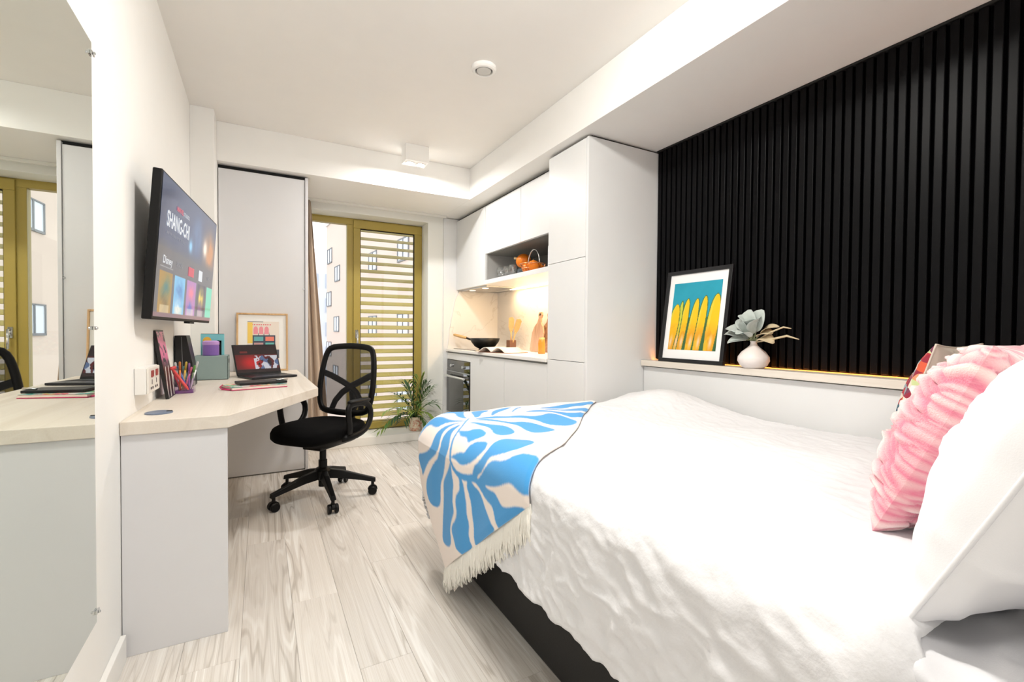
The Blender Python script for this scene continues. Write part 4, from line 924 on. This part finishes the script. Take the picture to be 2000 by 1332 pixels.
# framed print leaning on the wardrobe
def framed(name, label, w, h, fw, ft, M, fm, fn, mat_b, nx, ny, px, pz0, pz1):
    """frame in local x (width) / z (height), front facing -y, foot at z=0"""
    t = thing(name, label, 'framed picture', M=M)
    f = MB()
    for b in ((-w/2, w/2, 0, fw), (-w/2, w/2, h-fw, h), (-w/2, -w/2+fw, fw, h-fw), (w/2-fw, w/2, fw, h-fw)): f.box(b[0], b[1], 0, ft, b[2], b[3])
    f.build('frame', fm, t, world=False, bevel=.0015)
    MB().box(-w/2+fw*.8, w/2-fw*.8, ft*.45, ft*.7, fw*.8, h-fw*.8).build('mount', mat_b, t, world=False)
    paint_sheet('print', (px[1]-px[0]), pz1-pz0, nx, ny, fn, painted('print_ink', .5), t, Matrix.Translation(((px[0]+px[1])/2, ft*.45-.0012, pz0)), world=False)
    return t
def print_a(U, V):
    C = np.zeros(U.shape+(3,)); C[:] = (236, 224, 212)
    R = lambda x0, x1, y0, y1: ((U > x0) & (U < x1) & (V > y0) & (V < y1)).astype(float)
    C = mixc(C, R(0, .16, .42, .98), (244, 206, 96))
    C = mixc(C, R(.16, .75, .90, .93)*(np.sin(U*90) > -.3), (226, 84, 92)); C = mixc(C, R(0, .5, .985, 1.), (70, 70, 80))
    for k in range(3):
        x = .26+k*.17; C = mixc(C, (R(x-.07, x+.07, .66, .78)+((((U-x)/.07)**2+((V-.78)/.09)**2) < 1)).clip(0, 1), (238, 150, 160)); C = mixc(C, (np.abs(U-x-.085) < (.72-V)*.16)*R(0, 1, .62, .72), (70, 80, 96))
    C = mixc(C, R(.16, .88, .28, .64), (64, 74, 92))
    C = mixc(C, R(.20, .50, .48, .60), (104, 176, 180)); C = mixc(C, R(.56, .84, .48, .60), (238, 130, 110)); C = mixc(C, R(.20, .50, .31, .44), (196, 150, 150)); C = mixc(C, R(.56, .84, .31, .44), (104, 186, 178))
    C = mixc(C, ((V < .25) & (np.hypot(U-1.0, (V-.02)*1.0) < .30) & (V > .02)).astype(float), (84, 88, 100))
    return C
tilt = math.radians(6)
framed('wood_framed_print', 'light wood framed geometric print leaning on the wardrobe', .325, .415, .012, .02, Matrix.Translation((.01, 3.722, DZ+.002)) @ Matrix.Rotation(-tilt, 4, 'X'), oak, print_a, mat('mount_white', (246, 244, 240), .8), 120, 150, (-.095, .105), .085, .355)
# storage box, teal notebook and purple candle
bxm = mat('grey_green_card', (146, 166, 164), .6)
sb = thing('storage_box', 'grey-green storage box on the desk by the wall', 'box', (-.25, 3.28, DZ))
b5 = MB(); x0, x1, y0, y1, z0, z1 = -.340, -.172, 3.20, 3.36, DZ, .897
b5.box(x0, x1, y0, y1, z0, z0+.004); b5.box(x0, x1, y0, y0+.004, z0, z1); b5.box(x0, x1, y1-.004, y1, z0, z1); b5.box(x0, x0+.004, y0, y1, z0, z1); b5.box(x1-.004, x1, y0, y1, z0, z1)
b5.build('body', bxm, sb, bevel=.001)
box('lid', (x0, x1, y0+.004, y1, z1-.006, z1), bxm, sb); MB().box(x1, x1+.001, 3.26, 3.30, .852, .876).build('grip_hole', seam_dark, sb)
tn = thing('teal_notebook', 'teal notebook with black corner print standing on the storage box', 'notebook', (-.26, 3.33, .897))
box('cover', (-.318, -.198, 3.315, 3.335, .8975, 1.024), mat('teal_cover', (128, 204, 210), .5), tn)
box('top_edge', (-.316, -.200, 3.316, 3.334, 1.024, 1.0265), mat('teal_dark_edge', (50, 62, 70), .6), tn, bevel=0)
MB().box(-.232, -.212, 3.3135, 3.3148, .8985, .985).build('black_band', black_soft, tn); MB().box(-.262, -.212, 3.3135, 3.3147, .972, .985).build('black_band', black_soft, tn)
MB().lathe([(.0, 0), (.022, 0), (.0, .001)], n=20, M=Matrix.Translation((-.285, 3.3145, .985)) @ Matrix.Rotation(PI/2, 4, 'X')).build('yellow_print', mat('yellow_ink', (240, 190, 70), .6), tn)
cn = thing('purple_candle', 'purple candle jar in front of the teal notebook', 'candle', (-.262, 3.26, .897))
MB().lathe([(.0, 0), (.040, 0), (.042, .004), (.042, .058), (.040, .062)], c=(-.262, 3.262, .8975), n=32).build('jar', mat('purple_glass', (132, 98, 176), .35), cn, smooth=False)
MB().lathe([(.040, .062), (.043, .064), (.043, .082), (.030, .088), (.0, .088)], c=(-.262, 3.262, .8975), n=32).build('lid', mat('lilac_lid', (190, 150, 214), .4), cn)
# black magazine file
mf = thing('magazine_file', 'black magazine file standing against the wall on the desk', 'magazine file', (-.35, 3.0, DZ))
MF = Matrix.Translation((0, 3.02, DZ)) @ Matrix.Rotation(PI/2, 4, 'X')
MB().prism([(-.386, 0), (-.305, 0), (-.312, .12), (-.338, .262), (-.386, .262)], 0, .14, M=MF).build('body', mat('black_card', (16, 16, 18), .4), mf, bevel=.002)
MB().prism([(-.352, .02), (-.350, .02), (-.357, .255), (-.359, .255)], .1402, .1408, M=MF).build('seam_line', mat('file_edge_grey', (120, 120, 124), .5), mf)
# floral notebook leaning against the wall
fl = thing('floral_folder', 'slim black folder with pink floral print leaning on the wall', 'folder', M=frame_m((-.340, 2.47, DZ), (0, 1, 0), (-.155, 0, 1)))
MB().box(-.085, .085, 0, .292, -.012, 0).build('cover', mat('folder_black', (22, 20, 22), .4), fl, world=False, bevel=.001)
def floral(U, V):
    C = np.zeros(U.shape+(3,)); C[:] = (30, 26, 30); n = fbm(U, V, 4, 7, 8); m = fbm(U, V, 6, 5, 31)
    C = mixc(C, np.clip((V-.42)*6, 0, 1)*(n > -.35), (226, 120, 160)); C = mixc(C, np.clip((V-.45)*6, 0, 1)*(m > .45), (240, 180, 200)); C = mixc(C, np.clip((V-.4)*6, 0, 1)*(n < -.8), (40, 60, 50))
    C = mixc(C, ((V < .46) & (np.abs(((U*1.2-V*.9+.3) % .5)-.25) < .06)).astype(float), (226, 222, 218)); return C
paint_sheet('floral_print', .16, .28, 50, 90, floral, painted('glossy_print', .3), fl, Matrix(((1, 0, 0, 0), (0, 0, 1, .006), (0, 1, 0, .0008), (0, 0, 0, 1))), world=False)
# pen pot
pp = thing('pen_pot', 'clear square pen pot with purple base on the desk', 'pen pot', (-.31, 2.60, DZ))
pm_ = MB(); c0 = (-.311, 2.60); w_ = .037
for b in ((-w_, w_, -w_, -w_+.002), (-w_, w_, w_-.002, w_), (-w_, -w_+.002, -w_+.002, w_-.002), (w_-.002, w_, -w_+.002, w_-.002)): pm_.box(c0[0]+b[0], c0[0]+b[1], c0[1]+b[2], c0[1]+b[3], DZ, DZ+.095)
pm_.build('wall', glassy('acrylic_clear', (.93, .88, .95)), pp); box('base', (c0[0]-w_+.003, c0[0]+w_-.003, c0[1]-w_+.003, c0[1]+w_-.003, DZ, DZ+.012), mat('purple_base', (140, 90, 150), .4), pp)
penc = [((214, 60, 70), 'red'), ((240, 240, 240), 'white'), ((70, 130, 200), 'blue'), ((240, 140, 60), 'orange'), ((90, 180, 170), 'teal'), ((236, 200, 80), 'yellow'), ((150, 90, 170), 'purple'), ((236, 120, 150), 'pink'), ((120, 190, 90), 'green'), ((250, 250, 250), 'ivory')]
rp = random.Random(4)
for i, (c, nm) in enumerate(penc):
    bx0 = Vector((c0[0]+rp.uniform(-.024, .024), c0[1]+rp.uniform(-.024, .024), DZ+.014)); tp = Vector((c0[0]+(-.05+.011*i), c0[1]+rp.uniform(-.025, .025), DZ+.128+rp.uniform(-.012, .02)))
    t = thing('pen', '%s pen standing in the clear pen pot' % nm, 'pen', tuple(bx0), group='coloured pens in the pen pot')
    dd = (tp-bx0)
    MB().tube([bx0, bx0+dd*.70], .0042, n=8).build('barrel', mat('pen_'+nm, c, .35), t, smooth=True)
    MB().tube([bx0+dd*.70, bx0+dd*.97, bx0+dd], [.0048, .0046, .002], n=8).build('cap', mat('pen_cap_'+nm, tuple(int(v*.8) for v in c), .35), t, smooth=True)
rb = thing('marker_pen', 'chunky red marker leaning across the front of the pen pot', 'pen', (-.33, 2.565, DZ), group='coloured pens in the pen pot')
MB().tube([(-.352, 2.553, DZ+.115), (-.30, 2.553, DZ+.03), (-.292, 2.553, DZ+.018)], [.006, .006, .003], n=8).build('barrel', mat('coral_red', (226, 84, 84), .4), rb, smooth=True)
MB().tube([(-.372, 2.553, DZ+.112), (-.338, 2.553, DZ+.122)], .007, n=8).build('clip', mat('coral_red', (226, 84, 84), .4), rb, smooth=True)
# laptop
LW = Vector((.92, .39, 0)).normalized(); LN = Vector((.39, -.92, 0)).normalized()
LM = Matrix(((LW.x, LN.x, 0, -.005), (LW.y, LN.y, 0, 3.345), (0, 0, 1, DZ), (0, 0, 0, 1)))
# keep it right handed: local x = width, local y = away from the user, local z = up
LM = Matrix(((LW.x, -LN.x, 0, -.005), (LW.y, -LN.y, 0, 3.345), (0, 0, 1, DZ), (0, 0, 0, 1)))
lap = thing('laptop', 'open dark laptop with a red picture on its screen', 'laptop', M=LM)
lapd = mat('laptop_dark_metal', (44, 44, 48), .35, metal=.5)
MB().box(-.135, .135, -.21, 0, .001, .014).build('base', lapd, lap, world=False, bevel=.003)
MB().box(-.12, .12, -.105, -.012, .0141, .0152).build('keyboard', mat('laptop_keys', (18, 18, 20), .5), lap, world=False)
MB().box(-.05, .05, -.195, -.125, .0141, .0148).build('touchpad', mat('laptop_pad', (70, 70, 74), .3), lap, world=False)
LR = Matrix.Translation((0, .003, .012)) @ Matrix.Rotation(-math.radians(24), 4, 'X')
MB().box(-.135, .135, 0, .008, 0, .205, M=LR).build('lid', mat('laptop_bezel', (14, 12, 13), .3), lap, world=False, bevel=.003)
def lapscreen(U, V):
    C = np.zeros(U.shape+(3,)); C[:] = (34, 8, 10); n = fbm(U, V, 4, 4, 12); m = fbm(U, V, 9, 6, 44)
    mid = ((V > .12) & (V < .66)).astype(float)
    C = mixc(C, mid*.9, (96, 18, 18)); C = mixc(C, np.clip(gcirc(U, V, .36, .36, .26)*1.1, 0, 1)*mid, (206, 30, 30))
    C = mixc(C, mid*(U > .42)*(m > .05)*(V < .62), (214, 214, 222)); C = mixc(C, mid*(U > .55)*(n > .3), (90, 110, 150)); C = mixc(C, mid*(U > .5)*(m < -.6), (40, 20, 24))
    C = mixc(C, ((V > .72) & (V < .80) & (U > .12) & (U < .3)).astype(float)*.6, (180, 60, 50)); C = mixc(C, ((V < .12)).astype(float), (40, 14, 14)); return C
paint_sheet('screen', .256, .182, 110, 70, lapscreen, painted('laptop_screen', .15, emit=.7), lap, LR @ Matrix.Translation((0, -.001, .014)), world=False)
# notebooks
nb = thing('patterned_notebook', 'notebook with multicoloured cover lying on the desk by the laptop', 'notebook', M=Matrix.Translation((-.03, 2.70, DZ)) @ Matrix.Rotation(math.radians(18), 4, 'Z'))
MB().box(-.128, .128, -.09, .09, .001, .004).build('back_cover', mat('notebook_pink', (206, 60, 110), .5), nb, world=False)
MB().box(-.125, .126, -.087, .087, .004, .014).build('pages', paper, nb, world=False)
def cov(U, V):
    n = fbm(U, V, 4, 4, 61); m = fbm(U, V, 5, 3, 19); C = np.zeros(U.shape+(3,)); C[:] = (238, 226, 220)
    C = mixc(C, (n > .4).astype(float), (70, 170, 160)); C = mixc(C, (n < -.5).astype(float), (230, 90, 120)); C = mixc(C, (m > .6).astype(float), (240, 200, 90)); C = mixc(C, (m < -.7).astype(float), (120, 190, 120)); return C
paint_sheet('cover_print', .256, .18, 60, 44, cov, painted('notebook_print', .4), nb, Matrix(((1, 0, 0, 0), (0, 0, 1, -.09), (0, 1, 0, .0155), (0, 0, 0, 1))), world=False)
MB().tube([(-.128, .06, .016), (-.15, .02, .010), (-.155, -.03, .005), (-.13, -.07, .004)], .004, n=6, flat=.5).build('ribbon', mat('notebook_pink', (206, 60, 110), .5), nb, world=False, smooth=True)
bn = thing('black_notebook', 'black notebook with pen loop lying on the patterned notebook', 'notebook', M=Matrix.Translation((.0, 2.735, DZ+.0165)) @ Matrix.Rotation(math.radians(12), 4, 'Z'))
MB().box(-.11, .11, -.065, .065, .0, .013).build('cover', mat('black_leatherette', (20, 20, 22), .45), bn, world=False, bevel=.002)
MB().box(-.108, .111, -.063, .063, .003, .010).build('pages', mat('page_grey', (190, 190, 190), .6), bn, world=False)
MB().tube([(.06, -.055, .018), (.118, -.035, .018)], .005, n=8).build('pen_loop', steel, bn, world=False, smooth=True)
# wall socket box
ws = thing('wall_socket', 'white surface wall socket box above the desk with dark switches', 'socket', (XL, 2.14, .86))
box('back_box', (XL+.0005, XL+.034, 2.05, 2.255, .817, .913), socket_m, ws, bevel=.003)
box('face_plate', (XL+.034, XL+.041, 2.052, 2.253, .819, .911), mat('plate_ivory', (232, 228, 220), .35), ws, bevel=.003)
for k, (yy, zz, c) in enumerate(((2.11, .888, (150, 60, 56)), (2.19, .888, (150, 60, 56)))): box('switch', (XL+.041, XL+.045, yy-.016, yy+.016, zz-.012, zz+.012), mat('switch_red', c, .4), ws, bevel=.001)
for yy in (2.11, 2.19):
    for dy, dz_, w2, h2 in ((0, .0, .004, .009), (-.014, -.022, .008, .0045), (.014, -.022, .008, .0045)): box('pin_slot', (XL+.041, XL+.0416, yy+dy-w2, yy+dy+w2, .858+dz_-h2, .858+dz_+h2), mat('socket_slot', (40, 30, 40), .6), ws, bevel=0)

# ================================================================ LEDGE THINGS
def print_b(U, V):
    C = np.zeros(U.shape+(3,)); C[:] = (30, 158, 184); n = fbm(U, V, 5, 6, 71); C = C+n[..., None]*4
    C = mixc(C, (V < .48).astype(float), (52, 96, 62))
    for x, top, w, lean, pal_ in ((.93, .80, .17, .0, 0), (.69, .78, .12, .02, 0), (.52, .75, .12, .03, 0), (.33, .755, .11, .02, 0), (.22, .72, .07, .01, 1), (.09, .68, .17, .05, 0)):
        cxl = x-(V-.5)*-.05-(1-V)*.06+lean*V; t = np.clip(V/top, 0, 1)
        hw = w*.64*(np.sqrt(np.clip(1-np.clip((t-.45)/.55, 0, 1)**2.2, 0, 1)))*(.82+.18*np.clip(t*3, 0, 1)); ins = (np.abs(U-cxl) < hw) & (V < top)
        C = mixc(C, ((np.abs(U-cxl) < hw+.016) & (V < top+.012)).astype(float), (70, 110, 50))
        C = mixc(C, ins.astype(float), (250, 200, 20) if not pal_ else (206, 212, 70))
        C = mixc(C, (ins & (U-cxl < -hw*.55)).astype(float)*.6, (220, 216, 90)); C = mixc(C, ins*np.clip((.42-V)*4, 0, .75)*(.5+.5*(n > -.2)), (226, 150, 30))
        C = mixc(C, ins*np.clip(1-np.hypot((U-cxl-.02)/.05, (V-.12)/.14), 0, 1), (244, 214, 190))
    return C
lt = math.atan2(.075, .53)
# picture faces -x: local x -> -y world ... local y (back) -> +x
PM = Matrix(((0, 1, 0, 2.122), (-1, 0, 0, 1.815), (0, 0, 1, .8825), (0, 0, 0, 1))) @ Matrix.Rotation(-lt, 4, 'X')
framed('black_framed_print', 'black framed picture of yellow leaf shapes leaning on the slatted panel', .445, .545, .022, .022, PM, mat('picture_frame_black', (22, 22, 25), .4), print_b, mat('mount_bright', (250, 250, 250), .8), 150, 190, (-.165, .165), .075, .47)
vs_ = thing('bud_vase', 'round white bud vase on the ledge beside the black framed picture', 'vase', (2.13, 1.425, .882))
vcl = mat('white_ceramic', (242, 234, 230), .35)
MB().lathe([(.0, .0), (.045, .0), (.060, .012), (.072, .036), (.070, .056), (.054, .080), (.030, .100), (.017, .113), (.014, .125), (.018, .134), (.013, .133), (.010, .12), (.0, .11)], c=(2.132, 1.425, .8825), n=40, caps=False).build('body', vcl, vs_, smooth=True)
fo = thing('eucalyptus_bunch', 'bunch of soft grey-green leaves standing in the white bud vase', 'foliage', (2.132, 1.425, 1.0))
leafg = mat('sage_leaf', (194, 203, 198), .7, var=.18, vscale=30, sheen=.3, bump=.1, bscale=150); leafb = mat('dry_leaf', (206, 190, 158), .75, var=.15, vscale=30); stemm = mat('sage_stem', (150, 158, 120), .7)
vm = Vector((2.132, 1.425, 1.008))
def leaf(parent, base, d, up, L_, w, m, curl=.25, name='leaf', fold=.25, tipdroop=.3, nseg=9):
    d = Vector(d).normalized(); s = d.cross(Vector(up)).normalized(); n = s.cross(d)
    def f(u, v):
        q = v; hw = w*math.sin(PI*min(1., q*.93+.05))**.6; a = u*2-1
        p = Vector(base)+d*(L_*q)+n*(curl*L_*math.sin(q*PI*.5)-tipdroop*L_*q*q)+s*(a*hw)+n*(fold*hw*abs(a)); return p
    o = MB().grid(f, 6, nseg).build(name, m, parent, smooth=True, fix=False); sd_ = o.modifiers.new('solid', 'SOLIDIFY'); sd_.thickness = .0012
    return o
rv = random.Random(9)
# (direction across the wall (-y is right in the picture), out, up)
spec = [((-.02, .16, .05), .11, .030, 0), ((-.05, .12, .10), .10, .034, 0), ((-.03, .08, .02), .10, .032, 0), ((-.08, .05, .13), .10, .036, 0), ((-.05, .0, .17), .105, .034, 0), ((-.03, -.05, .16), .11, .036, 0), ((-.08, -.02, .10), .10, .036, 0), ((-.07, -.08, .12), .10, .034, 0), ((-.06, .10, .0), .09, .030, 0), ((-.04, -.12, .02), .09, .024, 1), ((-.02, -.14, .10), .10, .020, 1), ((-.03, -.10, .06), .085, .026, 1), ((.01, .03, .15), .09, .032, 0), ((-.09, .02, .05), .08, .032, 0), ((.0, .10, .13), .09, .03, 0)]
for i, (dr, L_, w, kd) in enumerate(spec):
    d = Vector(dr); e = vm+d*.30+Vector((0, 0, .012))
    MB().tube([vm-Vector((0, 0, .03)), vm+d*.12+Vector((0, 0, .012)), e], .0022, n=6).build('stem', stemm, fo, smooth=True)
    leaf(fo, e, d+Vector((0, 0, -.02)), (-.5, 0, 1) if abs(d.z) < .13 else (-1, 0, .4), L_*.95, w*1.35, leafb if kd else leafg, curl=rv.uniform(.15, .4), tipdroop=rv.uniform(.2, .55))
MB().tube([vm, vm+Vector((-.03, -.10, .05)), vm+Vector((-.04, -.17, .075)), vm+Vector((-.04, -.205, .068))], [.003, .004, .004, .002], n=6).build('tendril', leafb, fo, smooth=True)
MB().tube([vm, vm+Vector((-.02, -.11, .02)), vm+Vector((-.03, -.18, .035)), vm+Vector((-.04, -.24, .02))], [.003, .005, .005, .002], n=6).build('tendril', leafb, fo, smooth=True)

# ================================================================ POTTED PALM
pl = thing('potted_palm', 'small palm in a terracotta-patterned pot on the window step', 'potted plant', (1.34, 4.44, .078))
pc_ = (1.335, 4.43, .0785)
potm, nt, b = nodes_of('marbled_pot_glaze'); N, L = nt.nodes, nt.links
tc = N.new('ShaderNodeTexCoord'); nz = N.new('ShaderNodeTexNoise'); nz.inputs['Scale'].default_value = 16; nz.inputs['Distortion'].default_value = 2; L.new(tc.outputs['Object'], nz.inputs['Vector'])
cr = N.new('ShaderNodeValToRGB'); e = cr.color_ramp.elements; e[0].position = .42; e[0].color = rgba((206, 142, 116)); e[1].position = .56; e[1].color = rgba((232, 220, 196)); L.new(nz.outputs['Fac'], cr.inputs[0]); L.new(cr.outputs[0], b.inputs['Base Color']); b.inputs['Roughness'].default_value = .5
MB().lathe([(.0, 0), (.056, 0), (.060, .005), (.068, .13), (.070, .136), (.064, .136), (.060, .11), (.0, .11)], c=pc_, n=32, caps=False).build('pot', potm, pl, smooth=False)
MB().lathe([(.061, .116), (.0, .122)], c=pc_, n=24).build('soil', mat('potting_soil', (40, 30, 24), .95, bump=.4, bscale=150), pl)
pgreen = [mat('palm_green', (74, 112, 50), .5, var=.25, vscale=15), mat('palm_green_light', (126, 150, 66), .5, var=.2, vscale=15), mat('palm_green_dark', (44, 78, 44), .5, var=.25, vscale=15)]
rq = random.Random(17); top = Vector((pc_[0], pc_[1], pc_[2]+.12))
fr_dirs = [(-.30, -.10, .10), (-.30, -.06, .20), (-.24, -.14, .30), (-.10, -.08, .38), (.06, -.02, .42), (.12, .02, .36), (.16, -.10, .24), (.12, -.16, .14), (-.16, -.16, .12), (.02, -.16, .26), (-.36, -.08, .03), (-.08, .06, .34), (.08, -.18, .05), (-.20, -.12, .22), (.0, -.10, .36), (.10, -.12, .32), (-.05, -.18, .20), (-.26, -.14, .14), (.05, .04, .40), (-.14, .02, .28)]
for k, dv_ in enumerate(fr_dirs):
    dv_ = Vector(dv_); g = MB(); g2 = []
    m_ = pgreen[k % 3]
    P = [top+dv_*q+Vector((0, 0, .20*q*(1-q)*dv_.length*1.6-.10*q*q*(1 if dv_.z < .3 else .3))) for q in np.linspace(0, 1, 9)]
    for q in P:
        if q.y > 4.61: q.y = 4.61
    g.tube(P, [.004-.0003*i for i in range(9)], n=5)
    for i in range(2, 9):
        t = (P[i]-P[i-1]).normalized(); s = t.cross(Vector((0, 0, 1))).normalized()
        for sg in (-1, 1):
            ll = .12*math.sin(PI*(i-1)/9.5)+.035; dd = (t*.75+s*sg*.65+Vector((0, 0, -.10+rq.uniform(-.1, .1)))).normalized(); nn = dd.cross(s).normalized(); wv = dd.cross(Vector((0, 0, 1))).normalized()*.010
            b0 = P[i]; md = b0+dd*ll*.5+Vector((0, 0, .008)); tp = b0+dd*ll-Vector((0, 0, .016))
            g.add([b0, md-wv, tp, md+wv, b0], [(0, 1, 2, 3)])
    for i, v_ in enumerate(g.v):
        if v_[1] > 4.63: g.v[i] = (v_[0], 4.63, v_[2])
        if g.v[i][2] < .085: g.v[i] = (g.v[i][0], g.v[i][1], .085)
    g.build('frond', m_, pl, fix=False, smooth=True)
